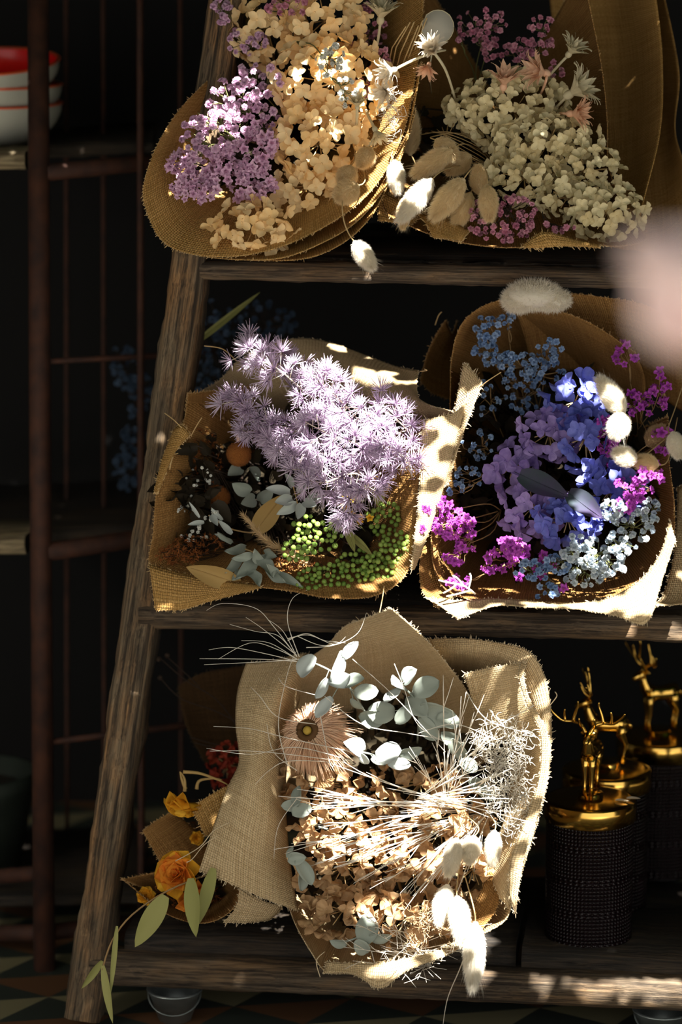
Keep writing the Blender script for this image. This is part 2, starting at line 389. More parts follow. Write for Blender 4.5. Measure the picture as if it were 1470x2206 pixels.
for k in range(9):
    a = Vector((-1.7 + k*.48, 1.4, CZ + .05)); bb.tube(cr([a, a + Vector((.15, .9, .02)), a + Vector((-.05, 1.8, 0)), a + Vector((.1, 2.6, .01))], 14), .008)
bb.build('branches', 'stem_dark', canopy)

# ------------------------------------------------------------------ timber display ladder
BACK = Vector((LB, 1, 0)).normalized(); ALONG = Vector((1, -LB, 0)).normalized(); UP = Vector((0, 0, 1))
def beam(name, p0, p1, hw, dw, mat, parent, up=None, rough=0.0016, bev=0.006, seed=0, taper=1.0):
    """timber: front face centred on p0-p1, hw = face height, dw = depth towards the back"""
    X = (p1 - p0); ln = X.length; X.normalize()
    Yv = BACK - X * BACK.dot(X); Yv.normalize(); Zv = X.cross(Yv)
    if Zv.z < 0 and abs(X.z) < .5: Zv = -Zv
    nx = max(2, int(ln / 0.012)); V = []; Fc = []
    def sec(t):
        h = hw*0.5*(1+(taper-1)*t); b = bev
        pts = [(b, -h), (dw*.5, -h), (dw-b, -h), (dw, -h+b), (dw, 0), (dw, h-b), (dw-b, h), (dw*.5, h), (b, h), (0, h-b), (0, h*.35), (0, -h*.35), (0, -h+b)]
        return pts
    n = 13
    for i in range(nx+1):
        t = i/nx; x = t*ln
        for k, (y, z) in enumerate(sec(t)):
            nv = noise.noise(Vector((x*14+seed*7, y*60, z*60)))*rough*1.5 + noise.noise(Vector((x*60+seed, k*3.1, 0)))*rough
            V.append((x, y + nv, z + nv*1.2*(1 if z > 0 else -1)))
    Fc = [(i*n+k, i*n+(k+1) % n, (i+1)*n+(k+1) % n, (i+1)*n+k) for i in range(nx) for k in range(n)]
    Fc += [tuple(range(n)), tuple(nx*n+k for k in range(n))[::-1]]
    me = mesh(name, V, Fc, mat, True)
    o = put(name, me, parent)
    mt = Matrix((X, Yv, Zv)).transposed().to_4x4(); mt.translation = p0 - (wpos(parent) if parent else Vector())
    o.matrix_local = mt
    return o
ladder = thing('display_ladder', 'weathered timber ladder shelf unit leaning back, holding the burlap wrapped bouquets', 'shelf', L(700, 2190, 0.1))
ladder_post = []
def post(pts, hw, dw, seed):
    return beam('side_post', pts[0], pts[1], hw, dw, 'wood_post', ladder, seed=seed, rough=.0026)
post([L(172, 2200, -.005), L(505, -140, -.005)], 0.043, 0.07, 1)
post([L(1660, 2230, -.005), L(1560, -140, -.005)], 0.043, 0.07, 2)
beam('rail', L(400, 584, -.004), L(1600, 608, -.004), .0235, .04, 'wood_rail', ladder, seed=3)
beam('rail', L(298, 1329, -.004), L(1625, 1363, -.004), .032, .045, 'wood_rail', ladder, seed=4)
beam('rail', L(192, 2094, -.004), L(1650, 2156, -.004), .039, .05, 'wood_rail', ladder, seed=5)
# boards: front edge pixel line, thickness, how deep
def board(x0, y0, x1, y1, thick, depth, off, seed, mat='wood_board'):
    p0, p1 = L(x0, y0, off), L(x1, y1, off)
    p0.z -= thick/2; p1.z -= thick/2
    X = (p1-p0).normalized()
    return beam('shelf_board', p0, p1, thick, depth, mat, ladder, seed=seed, rough=.0022, bev=.008)
board(440, 538, 1600, 565, .022, .17, .02, 6); board(440, 500, 1600, 527, .022, .17, .2, 16)
board(320, 1285, 1620, 1318, .022, .17, .02, 7); board(350, 1240, 1600, 1273, .022, .17, .2, 17)
board(268, 2012, 1112, 2042, .030, .20, .02, 8); board(1124, 2050, 1640, 2074, .028, .20, .02, 9)
board(300, 1940, 1090, 1968, .030, .17, .24, 18); board(1110, 1972, 1600, 1992, .030, .17, .24, 19)

# ------------------------------------------------------------------ rusty rack on the left
rack = thing('metal_rack', 'rusty brown metal rack with thin bars left of the timber ladder', 'rack', L(95, 2120, .35))
def rtube(name, pts, rpx, off=.25, mat='rust', n=12):
    b = MB(); P = [L(p[0], p[1], p[2] if len(p) > 2 else off) for p in pts]
    if len(P) == 2: P = [P[0].lerp(P[1], i/20) for i in range(21)]
    b.tube(P, [rpx*MPP*1.06*(1+.05*noise.noise(q*30)) for q in P], n)
    return b.build(name, mat, rack)
rtube('front_post', [(82, -60), (86, 900), (96, 2130)], 24, .22)
for x, r, off in ((302, 8, .30), (222, 5, .55), (388, 5, .55), (142, 5, .62)):
    rtube('upright_bar', [(x, -60), (x+3, 1960)], r, off)
rtube('cross_tube', [(95, 372, .22), (300, 352, .34), (420, 340, .4)], 19)
rtube('cross_tube', [(95, 1190, .22), (300, 1160, .34), (440, 1145, .4)], 21)
rtube('cross_tube', [(-60, 1893, .3), (95, 1880, .24)], 17)
rtube('cross_tube', [(-60, 2010, .3), (95, 2010, .24), (300, 1985, .34)], 19)
rtube('cross_rod', [(98, 779, .22), (345, 766, .34), (560, 750, .42)], 6.5)
rtube('cross_rod', [(98, 1600, .22), (420, 1560, .34), (520, 1545, .42)], 7)
for (y, th) in ((350, .024), (1178, .024)):
    a = L(-70, y, .26); b = L(53, y-2, .26)
    beam('shelf_plank', a, b, th, .12, wood('pale worn plank %d' % y, (.12, .08, .04), (.42, .34, .2), (.5, .38, .2)), rack, seed=y)
    a = L(-70, y-14, .39); b = L(330, y-34, .43)
    beam('shelf_plank', a, b, .02, .35, 'wood_board', rack, seed=y+1)
beam('shelf_plank', L(-70, 1945, .30), L(300, 1935, .33), .02, .3, 'wood_board', rack, seed=44)

def lathe(prof, n=48):
    V = []; Fc = []
    for r, z in prof:
        for k in range(n): V.append(Vector((r*math.cos(2*PI*k/n), r*math.sin(2*PI*k/n), z)))
    for i in range(len(prof)-1):
        for k in range(n): Fc.append((i*n+k, i*n+(k+1) % n, (i+1)*n+(k+1) % n, (i+1)*n+k))
    return V, Fc
def lathe_obj(name, prof, mat, parent, n=48):
    V, Fc = lathe(prof, n); return put(name, mesh(name, V, Fc, mat), parent)
RB = .106
c0 = L(-26, 312, .42)
for i, (yy, lab) in enumerate(((312, 'grey white bowl with orange rim, bottom of the stack on the rusty rack'), (265, 'grey white bowl, middle of the stack on the rusty rack'), (205, 'bowl with bright red inside and grey white outside, topmost of its stack'))):
    c = c0.copy(); c.z += (0, .026, .058)[i]
    t = thing('bowl', lab, 'bowl', c, 'stacked bowls')
    if i == 2: t.rotation_euler = (math.radians(7), math.radians(-2), 0)
    H = .058
    prof = [(.03, -.006), (.034, -.006), (.034, .0)] + [(.034+(RB-.034)*math.sin(s*PI/2)**1.0, H*(1-math.cos(s*PI/2))**.95) for s in [k/10 for k in range(1, 11)]]
    lathe_obj('outside', prof, 'glaze_white', t)
    lathe_obj('rim', [(RB, H-.001), (RB+.001, H+.001), (RB-.001, H+.0025), (RB-.003, H)], 'glaze_rim', t)
    lathe_obj('inside', [(0.0, .006)] + [(.03+(RB-.034)*math.sin(s*PI/2), .004+(H-.004)*(1-math.cos(s*PI/2))**.95) for s in [k/10 for k in range(0, 11)]], 'glaze_red', t)
t = thing('plant_pot', 'dark green tapered pot on the bottom of the rusty rack', 'pot', L(-40, 1885, .42))
lathe_obj('body', [(0, 0), (.052, 0), (.078, .13), (.082, .135), (.082, .155), (.074, .155), (.070, .13), (0, .12)], 'pot', t)
so = MB(); so.ball((0, 0, .128), (.068, .068, .01), 16, 6, .02); put('soil', so.data('soil', 'wood_board'), t)

# ------------------------------------------------------------------ galvanised tins under the lowest shelf
for (x, y, r, lab) in ((378, 2262, .034, 'shiny galvanised tin under the lowest rail near the left post'), (1425, 2262, .036, 'shiny galvanised tin under the lowest rail at the right')):
    t = thing('tin_bucket', lab, 'tin', L(x, y, .07)); t.location.z = 0.0; t.scale = (1, 1, .52)
    lathe_obj('body', [(0, 0), (r*.62, 0), (r, .075), (r+.002, .076), (r+.0025, .079), (r, .081), (r-.002, .079), (r*.6, .003)], 'galv', t)
    hb = MB(); hb.tube([Vector((r*math.cos(a), -.004-abs(math.sin(a))*r*1.0, .07-.035*math.sin(a))) for a in [k*PI/14 for k in range(15)]], .0012); put('handle', hb.data('handle', 'galv'), t)

# ------------------------------------------------------------------ stag jars
def bead_mat():
    m, n, b = nt('beaded dark glass'); b.inputs['Base Color'].default_value = (.007, .003, .004, 1); b.inputs['Roughness'].default_value = .12
    b.inputs['Specular IOR Level'].default_value = .32
    uv = N(n, 'ShaderNodeUVMap'); uv.uv_map = 'UVMap'; sp = N(n, 'ShaderNodeSeparateXYZ'); n.links.new(uv.outputs[0], sp.inputs[0])
    a = mathn(n, 'ABSOLUTE', mathn(n, 'SINE', mathn(n, 'MULTIPLY', sp.outputs[0], PI*74))); v = mathn(n, 'ABSOLUTE', mathn(n, 'SINE', mathn(n, 'MULTIPLY', sp.outputs[1], PI*36)))
    a2 = mathn(n, 'ABSOLUTE', mathn(n, 'SINE', mathn(n, 'MULTIPLY', sp.outputs[0], PI*46)))
    big = mathn(n, 'GREATER_THAN', mathn(n, 'SINE', mathn(n, 'MULTIPLY', sp.outputs[1], 2*PI*4)), .80)
    aa = mathn(n, 'ADD', mathn(n, 'MULTIPLY', a2, big), mathn(n, 'MULTIPLY', a, mathn(n, 'SUBTRACT', 1.0, big)))
    h = mathn(n, 'POWER', mathn(n, 'MULTIPLY', aa, v), 1.6)
    bp = N(n, 'ShaderNodeBump'); bp.inputs['Strength'].default_value = 1.0; bp.inputs['Distance'].default_value = .0022
    n.links.new(h, bp.inputs['Height']); n.links.new(bp.outputs[0], b.inputs['Normal']); return m
M['beads'] = bead_mat()
JR, JH = .056, .172
def make_stag_meshes():
    b = MB()
    # body along +X, head at +X; feet z=0
    b.tube([(-.021, 0, .040), (-.017, 0, .043), (-.008, 0, .0425), (.004, 0, .042), (.013, 0, .0435), (.018, 0, .046)], [0.0043, 0.0099, 0.0090, 0.0084, 0.0099, 0.0065], 10)
    b.tube([(.014, 0, .044), (.019, 0, .051), (.0215, 0, .059), (.023, 0, .064)], [0.0084, 0.0067, 0.0051, 0.0046], 10)
    b.tube([(.0195, 0, .0655), (.024, 0, .066), (.029, 0, .064), (.034, 0, .0615), (.0355, 0, .061)], [0.0032, 0.0054, 0.0043, 0.0030, 0.0014], 10)
    for s in (-1, 1):
        b.tube([(.0215, s*.002, .067), (.019, s*.006, .069), (.018, s*.009, .0685)], [0.0012, 0.0023, 0.0006], 6)
        b.tube([(.014, s*.0035, .042), (.0155, s*.0038, .030), (.0145, s*.0036, .020), (.0158, s*.0036, .010), (.0155, s*.0036, 0)], [0.0061, 0.0038, 0.0025, 0.0020, 0.0029], 8)
        b.tube([(-.017, s*.0035, .042), (-.0135, s*.004, .032), (-.0195, s*.0038, .021), (-.0175, s*.0036, .010), (-.0172, s*.0036, 0)], [0.0080, 0.0055, 0.0026, 0.0020, 0.0029], 8)
    b.tube([(-.021, 0, .044), (-.025, 0, .041), (-.0255, 0, .037)], [0.0022, 0.0026, 0.0007], 6)
    body = b.data('stag', 'gold')
    a = MB()
    for s in (-1, 1):
        a.tube(cr([(.022, s*.002, .068), (.020, s*.007, .077), (.019, s*.016, .080), (.021, s*.027, .081), (.024, s*.036, .089), (.026, s*.039, .094)], 18), [.0023*(1-.5*i/17) for i in range(18)], 6)
        a.tube(cr([(.020, s*.016, .080), (.020, s*.014, .089), (.021, s*.011, .098), (.022, s*.011, .103)], 9), [.0019*(1-.5*i/8) for i in range(9)], 6)
        a.tube(cr([(.021, s*.024, .081), (.022, s*.025, .088), (.024, s*.024, .094)], 7), [.0017*(1-.5*i/6) for i in range(7)], 6)
        a.tube(cr([(.0205, s*.006, .074), (.026, s*.008, .079), (.030, s*.008, .087)], 7), [.0017*(1-.5*i/6) for i in range(7)], 6)
    return body, a.data('antlers', 'gold')
STAG, ANT = make_stag_meshes()
nseg = 96
V = []; Fc = []; UVs = []
rows = [(0, 0), (JR*.9, 0), (JR*.98, .003)] + [(JR, .006 + (JH-.012)*k/40) for k in range(41)] + [(JR*.97, JH-.002), (JR*.9, JH)]
for r, z in rows:
    for k in range(nseg+1): V.append((r*math.cos(2*PI*k/nseg), r*math.sin(2*PI*k/nseg), z)); UVs.append((k/nseg, z/JH))
for i in range(len(rows)-1):
    for k in range(nseg): a = i*(nseg+1)+k; Fc.append((a, a+1, a+nseg+2, a+nseg+1))
JBODY = mesh('jar_body', V, Fc, 'beads', True, UVs)
LV, LF = lathe([(JR+.0005, -.006), (JR+.0025, -.005), (JR+.0025, .018), (JR+.0015, .0195), (JR-.006, .0208), (.018, .0225), (.0165, .0225), (.0165, .0275), (.012, .029), (0, .029)], 64)
LID = mesh('lid', LV, LF, 'gold')
def jar(px, py, off, yaw, label, zbase=None):
    c = L(px, py, off)
    if zbase is not None: c.z = zbase
    t = thing('stag_jar', label, 'jar', c, 'jars with gold stag lids')
    put('jar_body', JBODY, t)
    ld = put('lid', LID, t, (0, 0, JH))
    s = put('stag_figurine', STAG, ld, (0, 0, .029), Quaternion((0, 0, 1), yaw), 1.22)
    put('antlers', ANT, ld, (0, 0, .029), Quaternion((0, 0, 1), yaw), 1.22)
    return t
j0 = jar(1267, 2028, .10, math.radians(-105), 'dark beaded glass jar with gold stag lid, nearest of the jars')
zb = j0.location.z
jar(1302, 1965, .235, math.radians(178), 'dark beaded jar directly behind the nearest stag jar, its gold stag side-on', zb)
jar(1415, 1890, .40, math.radians(200), 'shadowed stag jar at the far right back of the bottom shelf', zb)

# ------------------------------------------------------------------ burlap sheets
def grid_from_rows(rows, nu, nv):
    """rows of 3D points -> nv x nu smooth grid"""
    A = [cr(r, nu) for r in rows]
    G = []
    colz = [cr([A[i][j] for i in range(len(A))], nv) for j in range(nu)]
    return [[colz[j][i] for j in range(nu)] for i in range(nv)]
def sheet(parent, rows, mat='gold', name='burlap_sheet', wob=.002, seed=0, nu=None, nv=None, fray=(1, 1, 1, 1), world=False, th=.0013, cupuv=False):
    P = [[Vector(p) if world else L(*p) for p in r] for r in rows]
    lu = max(sum((r[i+1]-r[i]).length for i in range(len(r)-1)) for r in P)
    lv = sum((P[i+1][len(P[0])//2]-P[i][len(P[0])//2]).length for i in range(len(P)-1))
    nu = nu or max(8, int(lu/.008)); nv = nv or max(6, int(lv/.008))
    G = grid_from_rows(P, nu, nv)
    base = wpos(parent)
    for i in range(nv):
        for j in range(nu):
            p = G[i][j]; q = p*9 + Vector((seed*3.1, 0, 0))
            G[i][j] = p + Vector((noise.noise(q), noise.noise(q+Vector((7, 0, 0)))*2.2, noise.noise(q+Vector((0, 9, 0)))))*wob
    # arc length uv
    mu = [0.0]
    for j in range(1, nu): mu.append(mu[-1] + (sorted((G[i][j]-G[i][j-1]).length for i in range(nv))[int(nv*.8)] if not cupuv else (G[0][j]-G[0][j-1]).length*.9))
    mv = [0.0]
    for i in range(1, nv): mv.append(mv[-1] + sum((G[i][j]-G[i-1][j]).length for j in range(nu))/nu)
    V = [G[i][j]-base for i in range(nv) for j in range(nu)]
    uv = [(mu[j]+seed*.37, mv[i]+seed*.21) for i in range(nv) for j in range(nu)]
    Fc = [(i*nu+j, i*nu+j+1, (i+1)*nu+j+1, (i+1)*nu+j) for i in range(nv-1) for j in range(nu-1)]
    o = put(name, mesh(name, V, Fc, 'burlap_'+mat, True, uv), parent)
    sm = o.modifiers.new('thickness', 'SOLIDIFY'); sm.thickness = th; sm.offset = 0
    # frayed borders
    fb = MB()
    def edge(line, inner):
        for a in range(len(line)-1):
            for _ in range(5):
                t = R.random(); p = line[a].lerp(line[a+1], t); d = (line[a]-inner[a])
                if d.length < 1e-6: continue
                d.normalize(); d = d + Vector((R.gauss(0, .45), R.gauss(0, .45), R.gauss(0, .45)))
                l = R.choice((.0008, .0012, .0016, .002, .0034)) * R.uniform(.7, 1.2)
                fb.tube([p-base, p-base+d*l*.5+Vector((0, 0, R.uniform(-.0006, .0006))), p-base+d*l], [.0006, .0006, .0003], 3, False)
    if fray[0]: edge(G[0], G[1])
    if fray[1]: edge(G[-1], G[-2])
    if fray[2]: edge([r[0] for r in G], [r[1] for r in G])
    if fray[3]: edge([r[-1] for r in G], [r[-2] for r in G])
    if fb.v:
        f = put('frayed_edge', fb.data('frayed_edge', 'thread_'+mat), o)
    return o
def cup(parent, rim, apex, mat='gold', closed=False, seed=0, pw=1.5, flare=0, name='burlap_sheet', steps=(0, .12, .35, .65, 1.0), stop=1.0, wob=.002):
    rows = []
    if closed: rim = rim + [rim[0]]
    for s in steps:
        s2 = (s*stop)**pw
        rows.append([(x+(apex[0]-x)*s2, y+(apex[1]-y)*s2, o+(apex[2]-o)*s*stop) for (x, y, o) in rim])
    return sheet(parent, rows, mat, name, seed=seed, fray=(1, 0, not closed, not closed), wob=wob, cupuv=True)
def threads(parent, lines, mat='thread_gold', r=.0007, name='loose_thread'):
    for ln in lines:
        b = MB(); b.tube(cr([L(*p) for p in ln], 16), r, 5); b.build(name, mat, parent)

# ---- A: top left
wa = thing('burlap_wrap', 'gold burlap wrap, top left, open like a bowl around cream and pink flowers', 'wrapping', L(620, 545, .1))
cup(wa, [(520,-60,.06),(500,40,.05),(478,140,.03),(440,180,-.01),(385,240,-.04),(335,320,-.07),(308,400,-.09),(314,455,-.10),(345,515,-.11),(400,545,-.12),(490,553,-.12),(575,540,-.12),(660,508,-.11),(740,462,-.10),(800,410,-.09),(850,330,-.07),(882,240,-.05),(900,140,-.02),(910,40,0),(912,-60,.02)], (650,230,.36), 'gold', seed=1, pw=.72)
cup(wa, [(430,551,-.09),(520,560,-.115),(610,556,-.125),(700,520,-.115),(765,478,-.105),(820,415,-.095),(862,335,-.075),(892,240,-.055),(908,140,-.03)], (660,240,.40), 'gold', seed=2, pw=1.2, stop=.5, steps=(0,.25,.6,1))
cup(wa, [(480,556,-.07),(580,561,-.105),(670,554,-.115),(745,520,-.105),(800,468,-.095),(832,410,-.085),(868,330,-.065),(896,240,-.05)], (670,250,.40), 'gold', seed=3, pw=1.2, stop=.5, steps=(0,.25,.6,1))
# ---- B: top right
wb = thing('burlap_wrap', 'brown burlap wrap, top right, with tall overlapping curved sheets behind ivory hydrangea', 'wrapping', L(1150, 525, .1))
cup(wb, [(1255,-60,.08),(1282,60,.07),(1300,160,.055),(1310,260,.04),(1313,360,.0),(1345,450,-.05),(1392,512,-.09),(1340,530,-.11),(1290,529,-.12),(1230,522,-.12),(1170,530,-.12),(1100,534,-.12),(1040,529,-.12),(985,520,-.115),(935,508,-.11),(880,486,-.09),(825,445,-.06),(850,330,.03),(880,200,.08),(895,80,.11),(905,-60,.14)], (1080,230,.27), 'brown', seed=4)
sheet(wb, [[(1180,-60,.26),(1200,150,.24),(1220,350,.18),(1260,500,.08)],[(1310,-60,.24),(1340,150,.22),(1345,330,.15),(1330,500,.06)],[(1408,-60,.13),(1427,110,.11),(1420,290,.07),(1372,500,.0)]], 'gold', seed=5, fray=(0,0,0,1))
sheet(wb, [[(1260,-60,.30),(1280,150,.29),(1290,350,.24),(1330,560,.12)],[(1370,-60,.28),(1400,150,.27),(1420,330,.20),(1440,560,.08)],[(1420,-60,.2),(1462,150,.17),(1458,300,.14),(1530,450,.05)]], 'gold', seed=6, fray=(0,0,0,1))
sheet(wb, [[(818,405,-.04),(860,430,-.05),(900,455,-.06)],[(815,440,-.05),(850,460,-.06),(895,475,-.07)],[(816,474,-.06),(850,478,-.07),(884,484,-.08)]], 'gold', seed=7, name='folded_corner')
sheet(wb, [[(900,462,-.08),(960,470,-.10),(1010,500,-.12)],[(915,480,-.10),(960,500,-.12),(1000,512,-.13)],[(932,513,-.12),(965,516,-.13),(995,521,-.13)]], 'gold', seed=8, name='folded_corner')
sheet(wb, [[(1125,531,-.125),(1150,512,-.13),(1175,499,-.13),(1235,516,-.125),(1290,528,-.12)],[(1130,532,-.13),(1160,524,-.135),(1190,518,-.135),(1235,524,-.13),(1290,531,-.125)],[(1135,535,-.13),(1165,535,-.135),(1200,532,-.135),(1245,532,-.13),(1290,534,-.125)]], 'gold', seed=9, name='folded_corner')
# ---- C: middle left
wc = thing('burlap_wrap', 'gold burlap wrap on the middle shelf at left, around lilac sprigs and green berries', 'wrapping', L(620, 1285, .1))
cup(wc, [(405,850,-.02),(400,900,-.03),(380,945,-.045),(350,1000,-.06),(336,1070,-.07),(330,1150,-.08),(320,1212,-.09),(345,1240,-.10),(420,1255,-.11),(520,1262,-.12),(620,1272,-.125),(700,1288,-.13),(790,1287,-.13),(850,1262,-.12),(882,1220,-.11),(893,1150,-.10),(900,1060,-.09),(908,980,-.08),(912,905,-.07)], (650,1030,.34), 'brown', seed=10, pw=.75)
sheet(wc, [[(430,846,.04),(470,822,.06),(512,780,.08),(565,750,.09),(630,732,.09),(700,738,.085),(780,765,.07),(850,790,.05),(900,799,.03)],[(420,900,.07),(500,850,.09),(560,800,.09),(620,775,.08),(690,775,.06),(760,795,.035),(830,820,.01),(880,840,-.01),(905,862,-.03)],[(470,960,.14),(540,900,.15),(600,860,.13),(660,830,.10),(730,845,.06),(800,868,.025),(860,885,-.005),(920,893,-.03),(985,892,-.06)],[(540,1000,.22),(600,960,.24),(660,930,.24),(700,900,.22),(760,900,.2),(820,910,.15),(870,920,.1),(920,925,.05),(960,930,0)]], 'tan', seed=11, fray=(1,0,0,1))
sheet(wc, [[(405,848,-.025),(450,842,.0),(500,838,.03),(540,830,.06)],[(402,890,-.02),(450,900,.04),(510,900,.09),(560,890,.13)],[(385,935,-.03),(440,960,.05),(510,970,.12),(580,960,.18)]], 'brown', seed=12)  # darker brown cloth stands in for the shade on this inner panel
sheet(wc, [[(322,1218,-.10),(400,1238,-.105),(480,1250,-.115),(560,1260,-.12)],[(328,1262,-.115),(400,1272,-.12),(470,1270,-.125),(560,1263,-.125)],[(335,1316,-.125),(395,1314,-.13),(450,1296,-.13),(560,1266,-.125)]], 'gold', seed=13, name='folded_corner')
sheet(wc, [[(912,905,-.085),(950,897,-.08),(988,886,-.075),(1010,850,-.07)],[(908,980,-.095),(940,975,-.09),(972,960,-.085),(985,950,-.08)],[(903,1060,-.105),(930,1060,-.10),(950,1052,-.095),(960,1040,-.09)],[(896,1140,-.115),(912,1145,-.11),(925,1135,-.105),(932,1125,-.10)],[(886,1225,-.125),(892,1226,-.12),(898,1215,-.115),(902,1200,-.11)]], 'tan', seed=14)
sheet(wc, [[(375,925,-.04),(392,915,-.05),(410,935,-.055)],[(352,985,-.065),(366,985,-.072),(378,975,-.07)],[(333,1060,-.075),(341,1062,-.08),(350,1040,-.078)]], 'gold', seed=15, name='turned_hem')
threads(wc, [[(412,938,-.05),(425,915,-.06),(435,900,-.07)],[(355,890,-.05),(375,905,-.06),(392,922,-.06)],[(440,745,-.01),(480,752,0),(510,778,.02)],[(828,1262,-.13),(824,1290,-.14),(818,1320,-.14)],[(905,800,-.03),(920,798,-.04),(915,795,-.04)],[(372,985,-.08),(368,1000,-.085),(366,1012,-.085)]], 'thread_gold')
# ---- D: middle right
wd_ = thing('burlap_wrap', 'dark brown burlap wrap on the middle shelf at right, around blue hydrangea', 'wrapping', L(1180, 1310, .1))
cup(wd_, [(1003,790,-.03),(985,850,-.04),(968,930,-.05),(958,1000,-.06),(948,1080,-.07),(930,1150,-.08),(935,1220,-.09),(960,1270,-.105),(1020,1292,-.12),(1110,1292,-.13),(1200,1298,-.135),(1290,1298,-.14),(1370,1278,-.14),(1425,1230,-.13),(1452,1160,-.12),(1452,1080,-.10),(1440,990,-.08),(1440,900,-.05)], (1200,1000,.36), 'brown', seed=20)
sheet(wd_, [[(966,960,-.02),(970,850,.0),(975,770,.02),(1000,695,.03),(1060,652,.04),(1120,650,.05),(1200,668,.05),(1280,700,.04),(1370,760,.02)],[(985,960,.08),(1000,870,.11),(1020,790,.12),(1060,730,.13),(1110,715,.14),(1170,725,.14),(1240,750,.13),(1310,790,.1),(1390,830,.08)],[(1060,1000,.24),(1080,930,.26),(1110,870,.27),(1150,840,.28),(1200,830,.28),(1240,840,.28),(1290,870,.26),(1340,900,.24),(1380,940,.2)]], 'brown', seed=21, fray=(1,0,0,0))
sheet(wd_, [[(1110,670,.08),(1170,645,.08),(1230,634,.08),(1300,642,.07),(1380,655,.05),(1450,690,.03),(1500,740,.0)],[(1130,720,.12),(1200,705,.13),(1260,700,.12),(1320,710,.11),(1390,730,.09),(1450,780,.07),(1510,820,.05)],[(1150,800,.18),(1220,800,.18),(1290,800,.18),(1350,820,.16),(1410,850,.14),(1460,880,.12),(1520,920,.1)]], 'brown', seed=22, fray=(1,0,0,0))
sheet(wd_, [[(998,783,-.05),(1018,800,-.06),(1038,826,-.07)],[(985,850,-.06),(1003,868,-.07),(1018,880,-.075)],[(972,930,-.07),(982,945,-.075),(992,950,-.08)],[(955,1040,-.075),(962,1045,-.08),(968,1040,-.08)]], 'tan', seed=23, name='turned_hem')
sheet(wd_, [[(915,1170,-.06),(930,1120,-.05),(945,1090,-.05)],[(903,1215,-.09),(925,1200,-.07),(945,1190,-.06)],[(910,1275,-.11),(935,1262,-.09),(960,1255,-.08)],[(945,1310,-.12),(965,1290,-.11),(990,1280,-.1)]], 'brown', seed=24)
sheet(wd_, [[(915,1285,-.12),(990,1292,-.125),(1070,1290,-.13),(1150,1296,-.14),(1230,1300,-.145),(1310,1290,-.15),(1380,1250,-.15),(1425,1190,-.145),(1445,1120,-.14)],[(950,1306,-.13),(995,1312,-.135),(1070,1299,-.14),(1150,1303,-.15),(1235,1306,-.155),(1315,1310,-.16),(1385,1280,-.16),(1428,1225,-.155),(1452,1150,-.145)],[(984,1332,-.14),(1010,1322,-.145),(1075,1304,-.15),(1150,1308,-.155),(1240,1312,-.16),(1330,1328,-.165),(1392,1342,-.17),(1425,1255,-.16),(1456,1165,-.15)]], 'tan', seed=25, name='turned_hem')
sheet(wd_, [[(1460,1050,.02),(1480,1040,.02),(1500,1040,.02)],[(1455,1180,-.06),(1480,1180,-.06),(1510,1180,-.06)],[(1430,1280,-.11),(1470,1280,-.11),(1510,1270,-.11)],[(1405,1305,-.13),(1450,1303,-.13),(1510,1295,-.13)]], 'tan', seed=26)
sheet(wd_, [[(960,690,.12),(935,730,.11),(918,770,.1),(906,820,.09)],[(975,720,.16),(955,760,.15),(940,790,.14),(935,850,.12)],[(985,690,.2),(985,760,.2),(985,800,.18),(990,868,.14)]], 'brown', seed=27)
threads(wd_, [[(1037,832,-.07),(1055,818,-.08),(1080,802,-.085)],[(938,700,.1),(945,680,.09),(952,672,.09)]], 'thread_gold')
# ---- E: bottom centre
we = thing('burlap_wrap', 'pale tan burlap wrap with pointed top sheet and wide left flap on the bottom shelf', 'wrapping', L(820, 2090, .1))
sheet(we, [[(700,1398,-.02),(740,1352,-.04),(790,1332,-.07),(843,1311,-.10)],[(650,1430,-.01),(740,1400,-.02),(830,1380,-.05),(905,1365,-.08)],[(600,1500,.02),(720,1480,.05),(850,1460,.03),(965,1432,-.04)],[(590,1600,.04),(720,1600,.14),(870,1570,.14),(1020,1520,-.02)],[(600,1720,.06),(740,1720,.22),(900,1700,.22),(1050,1640,.02)]], 'tan', seed=30, fray=(1,0,0,1))
sheet(we, [[(530,1430,-.01),(512,1490,-.03),(508,1560,-.05),(516,1640,-.06),(490,1700,-.08),(462,1780,-.10),(430,1876,-.12)],[(590,1422,-.01),(560,1490,-.05),(545,1560,-.07),(545,1640,-.09),(530,1720,-.10),(510,1810,-.115),(500,1905,-.125)],[(660,1408,-.0),(610,1490,-.045),(590,1580,-.06),(585,1670,-.07),(585,1760,-.09),(575,1850,-.105),(570,1935,-.12)],[(680,1440,.06),(640,1520,.04),(620,1620,.02),(615,1710,-.01),(620,1800,-.04),(630,1880,-.07),(645,1962,-.10)]], 'tan', seed=31, fray=(0,0,1,1), name='side_flap')
sheet(we, [[(925,1376,-.0),(1000,1374,-.03),(1080,1385,-.06),(1140,1405,-.09),(1175,1460,-.10),(1188,1540,-.11),(1184,1640,-.12),(1166,1740,-.13),(1135,1850,-.14),(1100,1960,-.14)],[(935,1400,.0),(1000,1402,-.03),(1070,1412,-.05),(1120,1440,-.08),(1148,1500,-.09),(1166,1570,-.11),(1163,1650,-.12),(1148,1735,-.135),(1115,1835,-.145),(1080,1935,-.14)],[(940,1440,.03),(1000,1440,.02),(1050,1450,.0),(1095,1475,-.02),(1125,1530,-.04),(1140,1590,-.06),(1140,1660,-.08),(1125,1740,-.09),(1095,1820,-.1),(1062,1900,-.1)],[(950,1500,.12),(1000,1500,.12),(1040,1510,.11),(1070,1540,.08),(1095,1590,.05),(1100,1640,.03),(1100,1700,.0),(1090,1760,-.02),(1065,1820,-.04),(1040,1880,-.05)]], 'tan', seed=32, fray=(1,0,1,1))
